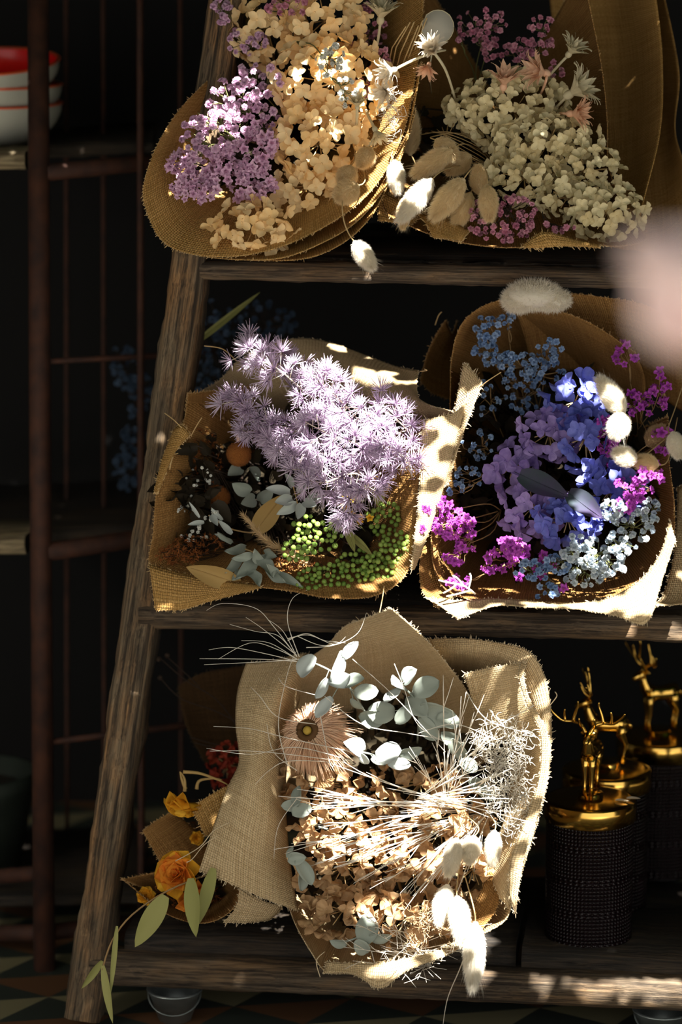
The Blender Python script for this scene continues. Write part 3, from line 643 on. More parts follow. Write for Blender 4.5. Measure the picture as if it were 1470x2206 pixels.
sheet(we, [[(1000,1452,-.06),(1060,1438,-.07),(1124,1429,-.085)],[(1020,1520,-.03),(1075,1510,-.055),(1130,1500,-.09)],[(1040,1600,.0),(1090,1590,-.04),(1162,1570,-.115)]], 'tan', seed=33, name='folded_corner')
sheet(we, [[(1124,1429,-.09),(1118,1460,-.10),(1136,1520,-.11),(1166,1580,-.125),(1166,1660,-.135),(1146,1740,-.145),(1105,1850,-.155),(1100,1930,-.155)],[(1132,1432,-.095),(1128,1465,-.105),(1146,1520,-.115),(1180,1580,-.13),(1182,1660,-.14),(1164,1745,-.15),(1132,1850,-.16),(1112,1970,-.16)]], 'tan', seed=34, name='turned_hem', nv=6)
cup(we, [(622,1948,-.07),(640,1995,-.10),(668,2045,-.125),(702,2090,-.14),(760,2096,-.15),(820,2120,-.155),(880,2085,-.155),(960,2058,-.155),(1035,2015,-.15),(1092,1980,-.145),(1108,1920,-.14),(1125,1850,-.13)], (840,1760,.3), 'tan', seed=35)
sheet(we, [[(705,2070,-.14),(760,2075,-.15),(830,2075,-.155),(900,2060,-.155),(960,2045,-.15)],[(702,2084,-.145),(760,2088,-.155),(825,2098,-.16),(890,2080,-.16),(960,2055,-.155)],[(698,2095,-.15),(762,2096,-.16),(820,2129,-.165),(878,2092,-.16),(960,2060,-.155)]], 'tan', seed=36, name='folded_corner')
sheet(we, [[(1075,1810,-.06),(1050,1880,-.09),(1030,1930,-.10),(990,1990,-.11)],[(1090,1830,-.075),(1070,1900,-.10),(1050,1950,-.11),(1010,2010,-.12)],[(1085,1860,-.09),(1080,1910,-.11),(1065,1960,-.12),(1030,2010,-.13)]], 'brown', seed=37, name='inner_fold')
threads(we, [[(495,1772,-.12),(460,1790,-.13),(430,1825,-.14),(378,1855,-.14)],[(470,1800,-.12),(440,1820,-.13),(415,1850,-.14),(402,1858,-.14)],[(700,2050,-.14),(682,2070,-.15),(690,2105,-.15)],[(1185,1520,-.12),(1200,1500,-.13),(1196,1490,-.13)]], 'thread_tan', .0006)
# ---- F: bottom left, in shade
wf = thing('burlap_wrap', 'shaded brown burlap wrap at the left end of the bottom shelf, holding orange flowers', 'wrapping', L(420, 1985, .1))
sheet(wf, [[(308,1792,-.02),(335,1772,-.01),(372,1750,0)],[(335,1838,-.02),(380,1815,.0),(420,1790,.03)],[(364,1883,-.02),(420,1875,.0),(470,1850,.04)]], 'brown', seed=40, name='folded_corner')
sheet(wf, [[(412,1741,-.06),(450,1715,-.06),(500,1688,-.05)],[(430,1775,-.06),(465,1750,-.055),(510,1730,-.05)],[(441,1800,-.06),(480,1790,-.05),(520,1780,-.04)]], 'gold', seed=41, name='folded_corner')
cup(wf, [(266,1896,-.03),(300,1925,-.05),(350,1965,-.08),(410,1988,-.10),(460,1985,-.105),(500,1960,-.10),(516,1925,-.09),(515,1880,-.06)], (430,1860,.2), 'brown', seed=42)
sheet(wf, [[(265,1893,-.04),(300,1886,-.03),(350,1875,-.02),(410,1862,.0)],[(300,1908,-.03),(340,1905,0),(380,1900,.02),(430,1890,.05)],[(340,1925,.0),(380,1925,.03),(420,1925,.05),(470,1910,.08)]], 'brown', seed=43, name='folded_corner')
sheet(wf, [[(516,1905,-.1),(560,1935,-.09),(610,1950,-.07)],[(510,1950,-.1),(545,1960,-.09),(600,1965,-.07)],[(480,1985,-.1),(530,1985,-.09),(580,1980,-.07)]], 'tan', seed=44)
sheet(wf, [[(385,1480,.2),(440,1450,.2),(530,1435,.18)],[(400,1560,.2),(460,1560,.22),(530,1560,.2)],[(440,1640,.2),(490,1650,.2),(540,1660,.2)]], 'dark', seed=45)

# ------------------------------------------------------------------ flower prototypes
def petal_ring(b, n, r, wd, cup_, bend, tilt, pw=.7, phase=0, jit=.15, wave=0, z=0, start=0.0, tip=1.0, nl=5, ex=.75):
    for k in range(n):
        a = 2*PI*k/n + phase + R.uniform(-jit, jit)
        mt = Matrix.Translation((0, 0, z)) @ Matrix.Rotation(a, 4, 'Z') @ Matrix.Rotation(-tilt + R.uniform(-jit, jit), 4, 'Y') @ Matrix.Translation((start, 0, 0))
        b.leaf(mt, r*R.uniform(.88, 1.1), wd*R.uniform(.9, 1.1), cup_, bend*R.uniform(.5, 1.4), tip, nl, pw, wave, ex)
def floret(mat, curl=.25, seed=0, wave=.03):
    b = MB(); petal_ring(b, 4, 1.0, .86, curl, R.uniform(-.25, .2), R.uniform(.1, .45), 1.35, R.random(), .2, wave, nl=8, ex=.5)
    b.ball((0, 0, .05), .1, 6, 4)
    return b.data('floret', mat)
FL = {k: [floret(k, cu, wave=wv) for _ in range(8)] for k, cu, wv in (('cream', .22, .03), ('ivory', .28, .04), ('blue', .3, .04), ('violet', .3, .04), ('tan_petal', .42, .09), ('deepred', .4, .06))}
def blossom(mat):     # tiny double gypsophila bloom
    b = MB()
    petal_ring(b, 6, .95, .85, .4, -.3, .1, 1.1, 0, .3, .10, ex=.45)
    petal_ring(b, 6, .85, .8, .4, -.3, .65, 1.1, .4, .3, .10, ex=.45)
    petal_ring(b, 5, .7, .6, .4, -.2, 1.15, 1.1, .8, .3, .10, ex=.45)
    return b.data('blossom', mat)
BL = {k: [blossom(k) for _ in range(3)] for k in ('pinkbb', 'lilacbb', 'bluebb', 'palebb', 'whitebb', 'blue_shaded')}
def statice(mat):     # papery crinkled funnel of five lobes
    b = MB(); n = 25; V = []; p5 = R.uniform(0, 6)
    for i, (r, z) in enumerate(((.10, -1.0), (.16, -.5), (.42, .05), (.72, .25), (1.0, .22))):
        for k in range(n):
            a = 2*PI*k/n; rr = r*(1 + (.22*math.cos(5*a) + .10*math.sin(3*a+p5) if i > 1 else 0))
            zz = z + ((.20*math.sin(10*a+p5) + .12*math.sin(7*a) + R.uniform(-.10, .10))*(i-1)/3 if i > 1 else 0)
            V.append((rr*math.cos(a), rr*math.sin(a), zz))
    b.add(V, [(i*n+k, i*n+(k+1) % n, (i+1)*n+(k+1) % n, (i+1)*n+k) for i in range(4) for k in range(n)])
    for q in range(3):
        mt = Matrix.Rotation(q*2.1, 4, 'Z') @ Matrix.Rotation(-1.0, 4, 'Y'); b.leaf(mt, .7, .5, .4, .2, 1, 5, 1.0, .08, .5)
    return b.data('blossom', mat)
SB = {k: [statice(k) for _ in range(5)] for k in ('mauve', 'magenta')}
def needle_cluster():
    b = MB()
    for k in range(34):
        d = Vector((R.gauss(0, .75), R.gauss(0, .75), abs(R.gauss(.55, .4)))).normalized(); l = R.uniform(.7, 1.05)
        e = d*l + Vector((0, 0, .06)); b.tube([Vector(), e*.5, e], [.022, .026, .012], 4)
    return b.data('needle_cluster', 'lilac')
NC = [needle_cluster() for _ in range(4)]
def bunny(mat):
    b = MB(); V = []; n = 16; m = 12
    for i in range(m+1):
        t = i/m; r = .43*math.sin(PI*min(1, max(.02, t))**.82)**.7
        for k in range(n): V.append((r*math.cos(2*PI*k/n), r*math.sin(2*PI*k/n), t))
    b.add(V, [(i*n+k, i*n+(k+1) % n, (i+1)*n+(k+1) % n, (i+1)*n+k) for i in range(m) for k in range(n)])
    core = b.data('seed_head', mat); h = MB()
    for _ in range(5200):
        t = R.uniform(.02, 1)**.9; r = .43*math.sin(PI*t**.82)**.7 if t < 1 else 0.02; a = R.uniform(0, 2*PI)
        p = Vector((r*math.cos(a)*.97, r*math.sin(a)*.97, t)); d = Vector((math.cos(a)+R.gauss(0, .2), math.sin(a)+R.gauss(0, .2), .7 + R.gauss(0, .3)))
        h.hair(p, d, R.uniform(.10, .26), .0075)
    for _ in range(60):
        t = R.uniform(.1, .95); r = .45; a = R.uniform(0, 2*PI)
        h.hair(Vector((r*.8*math.cos(a), r*.8*math.sin(a), t)), Vector((math.cos(a), math.sin(a), 1.0)), R.uniform(.3, .5), .004)
    return core, h.data('soft_hairs', mat)
BT = {'bunny': [bunny('bunny') for _ in range(2)], 'bunny_white': [bunny('bunny_white') for _ in range(2)], 'pampas': [bunny('pampas')]}
def star(mat, n=11):
    b = MB()
    petal_ring(b, n, 1.0, .33, .25, -.22, 1.0, .8, 0, .12, 0, z=.0, start=.08)
    petal_ring(b, 8, .85, .26, .25, -.1, 1.25, .8, .3, .12, 0, z=.0, start=.04)
    for k in range(16):
        a = R.uniform(0, 2*PI); d = Vector((math.cos(a)*.6, math.sin(a)*.6, 1)).normalized()
        b.tube(cr([Vector(), d*.5, d*.9+Vector((.1*math.cos(a), .1*math.sin(a), 0)), d*1.0+Vector((.3*math.cos(a), .3*math.sin(a), -.08))], 7), .012, 3, False)
    b.ball((0, 0, .02), (.16, .16, .2), 8, 6)
    return b.data('flower_head', mat)
ST = {k: [star(k) for _ in range(2)] for k in ('star_white', 'star_cream', 'star_peach')}

# ------------------------------------------------------------------ flower builders
TOCAM = Vector((0, -1, .22)).normalized()
def stem_to(b, p, q, r=.0012, sag=.0):
    mid = p.lerp(q, .5) + Vector((R.gauss(0, .006), 0, -sag + R.gauss(0, .004)))
    b.tube(cr([p, mid, q], 8), [r*(1 - .3*i/7) for i in range(8)], 5)
def head(label, px, py, rx, ry, off, kind, size, apex, group, cat='flower', name='hydrangea_head', stemmat='stem_tan', dens=1.0, flat=.75, inner=.35, jit=.45):
    c = L(px, py, off); RX, RY = rx*MPP, ry*MPP; RD = min(RX, RY)*flat
    t = thing(name, label, cat, c, group)
    s = size*MPP; n = max(10, min(98, int(PI*rx*ry/(size*size)*dens*2.9)))
    nin = int(n*inner)
    for k in range(n):
        deep = k >= n - nin; kk = k if not deep else k - (n-nin); nn = (n-nin) if not deep else nin
        u = (kk+.5)/nn; yv = 1 - u*1.15; th = kk*2.39996 + (1.3 if deep else 0)
        rr = math.sqrt(max(0, 1-yv*yv)); nrm = Vector((rr*math.cos(th), -yv, rr*math.sin(th)))
        q = .8 if deep else R.uniform(.93, 1.06)
        p = Vector((nrm.x*RX*q, nrm.y*RD*q, nrm.z*RY*q))
        d = (Vector((nrm.x, nrm.y*1.0, nrm.z))*.8 + TOCAM*.35 + Vector((R.gauss(0, jit), R.gauss(0, jit)*.5, R.gauss(0, jit)))).normalized()
        put('floret', R.choice(FL[kind]), t, p, frame(d, R.uniform(0, 6.28)), s*.62*R.uniform(.78, 1.15))
    b = MB(); a = L(*apex); stem_to(b, c + Vector((0, RD*.2, 0)), a, .0022)
    for k in range(14):
        an = k*2.4; e = c + Vector((RX*.72*math.cos(an)*R.uniform(.4, 1), -RD*.4, RY*.72*math.sin(an)*R.uniform(.4, 1)))
        b.tube([c + Vector((0, RD*.3, 0)), e], .0008, 4)
    b.build('stem', stemmat, t); return t
def spray(label, base, ells, meshes, size, group, stemmat='stem_green', cat='flower', name='gypsophila_spray', sr=.0005, thick=.0009, up=None, bname='blossom', sizej=.25, sepal=None):
    c = L(*base); t = thing(name, label, cat, c, group); b = MB(); tot = 0
    for (px, py, rx, ry, off, n) in ells:
        jc = L(px + (base[0]-px)*.3, py + (base[1]-py)*.3, off+.02); stem_to(b, c, jc, thick)
        jn = [jc + (L(px + R.uniform(-.5, .5)*rx, py + R.uniform(-.5, .5)*ry, off+.01) - jc)*.7 for _ in range(max(2, n//6))]
        for j in jn: b.tube(cr([jc, jc.lerp(j, .5)+Vector((R.gauss(0, .002), 0, R.gauss(0, .002))), j], 5), sr*1.3, 4)
        for k in range(n):
            r = math.sqrt(R.random()); a = R.uniform(0, 2*PI)
            p = L(px + rx*r*math.cos(a), py + ry*r*math.sin(a), off + R.uniform(-.022, .022))
            j = min(jn, key=lambda q: (q-p).length)
            b.tube(cr([j, j.lerp(p, .55)+Vector((R.gauss(0, .002), R.gauss(0, .002), R.gauss(0, .002))), p], 5), sr, 3)
            d = ((p-j).normalized()*.7 + TOCAM*.7 + Vector((R.gauss(0, .35), 0, R.gauss(0, .35)))).normalized()
            if tot < 99:
                put(bname, R.choice(meshes), t, p - c, frame(d, R.uniform(0, 6)), size*MPP*.5*R.uniform(1-sizej, 1+sizej))
            tot += 1
            if sepal: b.tube([p - d*size*MPP*.9, p - d*size*MPP*.45, p - d*size*MPP*.1], [.0006, size*MPP*.22, size*MPP*.12], 5)
    b.build('stems', stemmat, t); return t
def tail(label, p0, p1, wpx, off, kind='bunny', stem=None, group=None, off1=None, name='bunny_tail_grass', stemmat='stem_tan'):
    a = L(p0[0], p0[1], off); e = L(p1[0], p1[1], off1 if off1 is not None else off - .01)
    t = thing(name, label, 'dried grass', a, group); d = e - a
    core, hr = R.choice(BT[kind]); q = frame(d, R.uniform(0, 6)); sc = (wpx*MPP*.86, wpx*MPP*.86, d.length*.94)
    put('seed_head', core, t, (0, 0, 0), q, sc); h = put('soft_hair', hr, t, (0, 0, 0), q, sc); h['kind'] = 'stuff'
    if stem:
        b = MB(); P = [a + d*.05] + [L(*s) for s in stem]; b.tube(cr(P, 18), .0008, 5); b.build('stem', stemmat, t)
    return t
def starflower(label, px, py, dirpx, size, off, kind, stem=None, group=None):
    c = L(px, py, off); t = thing('star_flower', label, 'dried flower', c, group)
    d = Vector((dirpx[0], -dirpx[2], -dirpx[1])).normalized()
    put('flower_head', R.choice(ST[kind]), t, (0, 0, 0), frame(d, R.uniform(0, 6)), size*MPP)
    if stem:
        b = MB(); P = [c - d*.001] + [L(*s) for s in stem]; b.tube(cr(P, 14), [.0019 - .0006*i/13 for i in range(14)], 7); b.build('stem', 'star_peach' if kind == 'star_peach' else 'star_cream', t)
    return t
def leafobj(name, label, cat, p0, p1, wpx, mat, offs=(0, 0), bend=.15, cupv=.15, pw=.8, parent=None, normal=None, group=None, nl=10, wave=.02):
    a = L(p0[0], p0[1], offs[0]); e = L(p1[0], p1[1], offs[1]); X = (e-a); ln = X.length; X.normalize()
    nm = (normal or TOCAM) + Vector((R.gauss(0, .1), 0, R.gauss(0, .1))); Yv = nm.cross(X).normalized(); Z = X.cross(Yv)
    mt = Matrix((X, Yv, Z)).transposed().to_4x4(); mt.translation = a
    b = MB(); b.leaf(mt, ln, wpx*MPP, cupv, bend, 1.0, nl, pw, wave); b.leaf(mt @ Matrix.Translation((0, 0, -.0004)), ln, wpx*MPP, cupv, bend, 1.0, nl, pw, wave)
    if parent: return b.build(name, mat, parent)
    t = thing(name, label, cat, a, group); b.build('blade', mat, t)
    v = MB(); v.tube([mt @ Vector((s*ln, 0, bend*ln*s*s + .0006)) for s in [k/10 for k in range(-1, 10)]], .0006, 4); v.build('midrib', mat, t)
    return t

def filler(label, ells, apex, n, mats=('stem_dark',), g='dark stem masses added to deepen the shade inside the wraps'):  # dark filler added so the wraps read as shaded inside
    a = L(*apex); t = thing('shade_stem_filler', label, 'stems', a, g); b = MB(); lf = MB()
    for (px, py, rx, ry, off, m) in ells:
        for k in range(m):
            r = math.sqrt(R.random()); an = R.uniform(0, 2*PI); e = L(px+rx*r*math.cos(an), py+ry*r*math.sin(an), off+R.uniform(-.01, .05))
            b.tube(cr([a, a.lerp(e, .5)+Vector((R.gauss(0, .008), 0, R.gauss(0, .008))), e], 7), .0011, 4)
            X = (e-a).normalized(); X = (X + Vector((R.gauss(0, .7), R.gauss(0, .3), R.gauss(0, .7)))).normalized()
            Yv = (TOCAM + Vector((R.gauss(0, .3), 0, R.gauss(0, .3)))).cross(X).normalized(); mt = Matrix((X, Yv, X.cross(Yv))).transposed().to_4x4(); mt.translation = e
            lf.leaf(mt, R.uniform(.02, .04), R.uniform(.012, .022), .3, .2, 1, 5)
    o = b.build('stems', 'stem_dark', t); o['kind'] = 'stuff'; o = lf.build('shade_leaves', 'filler_leaf', t); o['kind'] = 'stuff'
filler('dark stems and leaves added to deepen the shade inside the top left wrap', [(480,400,110,90,.02,90),(650,250,180,200,.05,190),(800,200,70,120,.03,40)], (650,250,.3), 1)
filler('dark stems and leaves added to deepen the shade inside the top right wrap', [(960,320,80,110,.10,50),(1150,380,180,90,.04,120)], (1100,260,.34), 1)
filler('dark stems and leaves added to deepen the shade inside the middle left wrap', [(420,1080,60,120,-.03,80),(480,1080,100,130,.03,120),(690,1120,160,120,.0,170),(700,930,180,60,.08,60),(800,1190,80,60,-.02,60)], (650,1050,.3), 1)
filler('dark stems and leaves added to deepen the shade inside the middle right wrap', [(1060,1000,90,170,.05,120),(1200,1080,180,160,.01,170),(1330,1000,100,150,.04,90),(1150,850,150,60,.13,40)], (1200,1000,.32), 1)
filler('dark stems and leaves added to deepen the shade inside the bottom wrap', [(830,1800,200,200,.02,190),(880,1580,160,90,.06,80),(1040,1650,70,120,.03,50)], (850,1780,.28), 1)
filler('dark stems and leaves added to deepen the shade inside the shaded wrap with orange flowers', [(410,1930,80,25,.02,60)], (450,1850,.2), 1)

# ================================================================== A bouquet
AP = (650, 250, .2)
g = 'cream hydrangea heads in the top left bouquet'
head('uppermost left cream hydrangea head, partly under lilac pink blossoms', 575, 60, 78, 85, .01, 'cream', 40, AP, g)
head('cream hydrangea head cut by the top edge of the photo, above the main cream column', 700, 45, 82, 90, -.01, 'cream', 40, AP, g)
head('large cream hydrangea head in the centre of the top left bouquet', 715, 180, 125, 95, -.035, 'cream', 40, AP, g)
head('cream hydrangea head below the largest one, beside the round cream grass heads', 690, 310, 98, 90, -.05, 'cream', 40, AP, g)
head('cream hydrangea head between the mauve statice and the cream tails', 665, 400, 72, 55, -.05, 'cream', 36, AP, g)
head('lowest cream hydrangea head, resting on the front lip of the top left wrap', 548, 490, 88, 55, -.10, 'cream', 38, (620, 400, .1), g)
g = 'pink sprays in the top left bouquet'
spray('lilac pink gypsophila spray bleached bright by the sun, left in the top left bouquet', (640, 320, .1), [(500, 215, 60, 45, -.07, 46), (450, 290, 62, 60, -.10, 60)], BL['lilacbb'], 20, g, cat='dried flower')
spray('lilac pink gypsophila spray above the sunlit one in the top left bouquet', (620, 280, .1), [(550, 175, 60, 38, -.05, 40), (545, 260, 55, 55, -.05, 50)], BL['lilacbb'], 19, g, cat='dried flower')
spray('small pink gypsophila spray sticking over the left post at the top edge', (590, 140, .1), [(475, 25, 24, 28, -.02, 18), (530, 90, 45, 28, -.02, 34)], BL['lilacbb'], 16, g, cat='dried flower')
spray('pink gypsophila spray at the top edge above the cream heads', (650, 120, .1), [(620, 15, 45, 20, -.03, 22), (700, 130, 5, 5, -.08, 1)], BL['pinkbb'], 16, g, cat='dried flower')
spray('white and pale green gypsophila spray lying over the cream column of hydrangea', (640, 90, -.04), [(715, 130, 34, 36, -.125, 34), (745, 200, 24, 36, -.12, 18)], BL['whitebb'], 12, g, cat='dried flower')
spray('rose pink gypsophila spray deep between the cream column and the right lip', (800, 220, .12), [(790, 60, 40, 60, .04, 30), (815, 135, 25, 36, .0, 30), (770, 190, 30, 20, .0, 12)], BL['pinkbb'], 16, g, cat='dried flower')
g = 'mauve statice in the top left bouquet'
spray('pale mauve statice cluster lowest left in the top left wrap', (560, 360, .06), [(392, 360, 32, 35, -.09, 40), (420, 405, 50, 30, -.10, 55)], SB['mauve'], 17, g, 'stem_dark', 'dried flower', 'statice_spray', up=1)
spray('deeper mauve statice cluster beside the lower cream heads', (600, 380, .06), [(510, 330, 50, 28, -.085, 30), (540, 390, 50, 48, -.085, 52), (470, 375, 26, 30, -.09, 16)], SB['mauve'], 19, g, 'stem_dark', 'dried flower', 'statice_spray')
spray('mauve statice sprig among the pink sprays', (620, 330, .06), [(570, 300, 40, 40, -.07, 30)], SB['mauve'], 20, g, 'stem_dark', 'dried flower', 'statice_spray')
g = 'cream bunny tails in the top left bouquet'
tail('round cream bunny tail nearest the right lip of the top left wrap', (800, 318), (775, 362), 46, -.09, 'bunny', [(820, 300, -.02), (800, 200, .1)], g)
tail('cream bunny tail partly behind a larger one in the top left wrap', (757, 357), (738, 405), 50, -.10, 'bunny', [(765, 330, -.04), (740, 250, .1)], g)
tail('broad cream bunny tail with its stem curling at the right', (772, 398), (722, 430), 58, -.125, 'bunny', [(783, 395, -.12), (785, 375, -.09), (760, 300, .1)], g)
tail('single white bunny tail hanging below the top left wrap over the rail', (763, 520), (806, 582), 44, -.15, 'bunny_white', [(750, 500, -.15), (740, 470, -.15), (738, 435, -.14), (745, 400, -.08)], g)
g = 'bleached star flowers'
starflower('cream star flower facing up, highest at the right side of the top left wrap', 820, 45, (.1, -1, .3), 55, -.03, 'star_cream', [(812, 100, -.02), (790, 180, .02), (770, 260, .08)], g)
starflower('white star flower on the right lip with its stem pointing right', 850, 150, (-.8, .2, .5), 42, -.10, 'star_white', [(890, 130, -.10), (930, 115, -.09), (960, 108, -.06)], g)
starflower('sunlit white star flower at the corner between the two top wraps', 935, 112, (-.3, -.6, .8), 42, -.10, 'star_white', [(960, 150, -.07), (980, 210, .0), (985, 240, .06)], g)
starflower('white star flower with curled stamens, inside the right lip', 835, 195, (-.5, .2, .8), 38, -.085, 'star_white', [(815, 230, -.05), (800, 260, .02)], g)
starflower('small cream pod flower with white curled top near the right lip', 770, 232, (0, -.9, .4), 34, -.09, 'star_cream', [(768, 280, -.05), (760, 320, .05)], g)
starflower('cream star flower drooping just inside the right lip', 808, 278, (.3, .8, .4), 40, -.085, 'star_cream', [(790, 240, -.05), (780, 200, .05)], g)
g = None
st = thing('straw_stalks', 'bundle of straw yellow stalks along the right edge of the top left wrap', 'stalks', L(860, 90, 0))
for k in range(6):
    b = MB(); x = 845+k*9; b.tube([L(x+30, 20+R.uniform(-15, 40), -.03), L(x, 110+R.uniform(-10, 20), .0), L(x-20, 200, .05)], .0009, 5); b.build('stalk', 'stem_tan', st)
t = thing('moss_tuft', 'tuft of fine pale curled fibres inside the right lip of the top left wrap', 'dried moss', L(845, 240, -.07)); b = MB()
for k in range(50):
    x, y = R.gauss(840, 12), R.gauss(235, 28); b.tube(cr([L(x, y, -.08), L(x+R.uniform(-18, 18), y+R.uniform(-20, 20), -.085), L(x+R.uniform(-18, 18), y+R.uniform(-20, 20), -.08), L(x+R.uniform(-22, 22), y+R.uniform(-20, 20), -.075)], 12), .0003, 3, False)
o = b.build('fibres', 'stem_white', t); o['kind'] = 'stuff'

# ================================================================== B bouquet
BP = (1120, 260, .25)
g = 'ivory hydrangea heads in the top right bouquet'
head('big ivory hydrangea head below the peach star flowers', 1110, 240, 120, 85, .0, 'ivory', 32, BP, g)
head('ivory hydrangea head at the left of the ivory mass, smaller', 1020, 235, 62, 45, .02, 'ivory', 30, BP, g)
head('ivory hydrangea head in the middle of the top right bouquet', 1180, 315, 115, 70, -.03, 'ivory', 32, BP, g)
head('ivory hydrangea head above the lower pink spray', 1130, 385, 85, 48, -.05, 'ivory', 32, BP, g)
head('ivory hydrangea head at the right below the white star flowers', 1260, 370, 75, 60, -.04, 'ivory', 30, BP, g)
head('lowest ivory hydrangea head at the right end of the top right wrap', 1310, 460, 75, 58, -.08, 'ivory', 31, BP, g)
head('ivory hydrangea head between the lower pink spray and the right end', 1225, 425, 70, 40, -.06, 'ivory', 28, BP, g)
g = 'rose pink sprays in the top right bouquet'
spray('rose pink gypsophila spray high on the left against the dark burlap', (1030, 200, .15), [(1040, 55, 58, 35, .06, 40), (1050, 100, 22, 28, .05, 14), (990, 80, 8, 18, .05, 5)], BL['pinkbb'], 15, g, cat='dried flower')
spray('rose pink gypsophila spray high at the centre of the top right wrap', (1130, 200, .15), [(1165, 60, 30, 25, .05, 14), (1150, 100, 50, 22, .05, 34), (1110, 115, 40, 18, .06, 20), (1200, 150, 14, 20, .05, 6)], BL['pinkbb'], 15, g, cat='dried flower')
spray('dense rose pink gypsophila spray on the lower lip of the top right wrap', (1100, 400, .05), [(1085, 470, 80, 50, -.10, 90), (1200, 490, 40, 14, -.10, 14)], BL['pinkbb'], 15, g, 'stem_dark', cat='dried flower')
g = 'bunny tails in the top right bouquet'
tail('shaded tan bunny tail upright beside the top left wrap', (884, 335), (888, 235), 46, .02, 'bunny', [(895, 355, .03), (900, 400, .1)], g)
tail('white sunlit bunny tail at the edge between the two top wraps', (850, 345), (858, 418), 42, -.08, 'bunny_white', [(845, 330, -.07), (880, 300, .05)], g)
tail('cream bunny tail pointing left, uppermost of the front fan of tails', (975, 322), (888, 380), 52, -.08, 'bunny', [(1000, 310, -.04), (1050, 330, .08)], g)
tail('curled cream bunny tail over the top of the fan of tails', (940, 300), (985, 345), 50, -.06, 'bunny', [(930, 295, -.04), (1000, 290, .02), (1060, 350, .1)], g)
tail('shaded cream bunny tail behind the fan of tails', (1015, 335), (960, 372), 52, -.04, 'bunny', [(1040, 350, -.02), (1060, 360, .1)], g)
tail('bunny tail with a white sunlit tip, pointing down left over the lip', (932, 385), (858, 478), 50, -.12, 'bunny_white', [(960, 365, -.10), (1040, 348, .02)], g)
tail('small cream bunny tail below the white tipped one', (872, 425), (868, 495), 32, -.10, 'bunny', [(885, 400, -.08), (960, 360, .05)], g)
tail('long cream bunny tail in the middle of the fan', (1000, 385), (930, 474), 56, -.12, 'bunny', [(1020, 360, -.1), (1045, 350, .05)], g)
tail('cream bunny tail half hidden behind the long middle one', (1015, 415), (978, 495), 46, -.10, 'bunny', [(1030, 380, -.05), (1045, 350, .05)], g)
tail('cream bunny tail upright right of the fan middle', (1033, 420), (1030, 355), 42, -.08, 'bunny', [(1035, 440, -.05)], g)
tail('rightmost cream bunny tail of the fan, hanging straight down', (1050, 398), (1055, 478), 46, -.12, 'bunny', [(1050, 375, -.1), (1040, 350, .02)], g)
g = 'star flowers in the top right bouquet'
starflower('peach star flower lying on the ivory hydrangea, left one', 1085, 188, (.1, -1, .5), 52, -.05, 'star_peach', [(1085, 200, -.03), (1090, 240, .05)], g)
starflower('peach star flower beside the other, stem slanting down right', 1178, 158, (-1, -.25, .5), 56, -.05, 'star_peach', [(1175, 180, -.05), (1160, 215, .02)], g)
starflower('cream star flower at the end of a long stem, highest at right', 1225, 118, (.5, -.8, .4), 46, -.03, 'star_cream', [(1200, 145, -.02), (1180, 170, .0), (1160, 215, .05)], g)
starflower('large cream star flower pointing up right beneath the highest one', 1225, 205, (.9, -.6, .4), 66, -.04, 'star_cream', [(1205, 225, -.02), (1170, 260, .05)], g)
starflower('peach star flower low at right, pointing right', 1228, 245, (1, -.05, .5), 50, -.05, 'star_peach', [(1205, 245, -.03), (1170, 260, .05)], g)
starflower('peach star flower behind the sunlit white one at the left of the top right wrap', 925, 138, (-.3, .6, .6), 34, -.07, 'star_peach', None, g)
t = thing('lunaria_disc', 'translucent grey parchment seed disc standing above the white star flower', 'dried seed pod', L(942, 85, -.02))
b = MB(); c = L(944, 58, -.02); n = 24
V = [c] + [c + Vector((34*MPP*math.cos(2*PI*k/n)*(1+.05*math.sin(3*k)), .001*math.sin(k), 36*MPP*math.sin(2*PI*k/n))) for k in range(n)]
b.add(V, [(0, 1+k, 1+(k+1) % n) for k in range(n)]); o = b.build('disc', 'lunaria', t); sm = o.modifiers.new('thickness', 'SOLIDIFY'); sm.thickness = .0006
b = MB(); b.tube([V[1+k % n] for k in range(n+1)], .0006, 4); b.tube([L(935, 95, -.02), L(925, 150, .0), L(930, 200, .06)], .0008); b.build('rim', 'star_cream', t)
g = 'dried grass stems behind the fan of tails'
t = thing('grass_stems', 'thin arching straw stems behind the fan of bunny tails', 'dried grass', L(1000, 320, .0), None); b = MB()
for k in range(7):
    b.tube(cr([L(905+k*12, 290-k*4, .01), L(970, 285+k*5, -.01), L(1040, 315+k*8, .01), L(1075, 370, .05)], 14), .0006, 4)
b.build('stems', 'stem_tan', t)

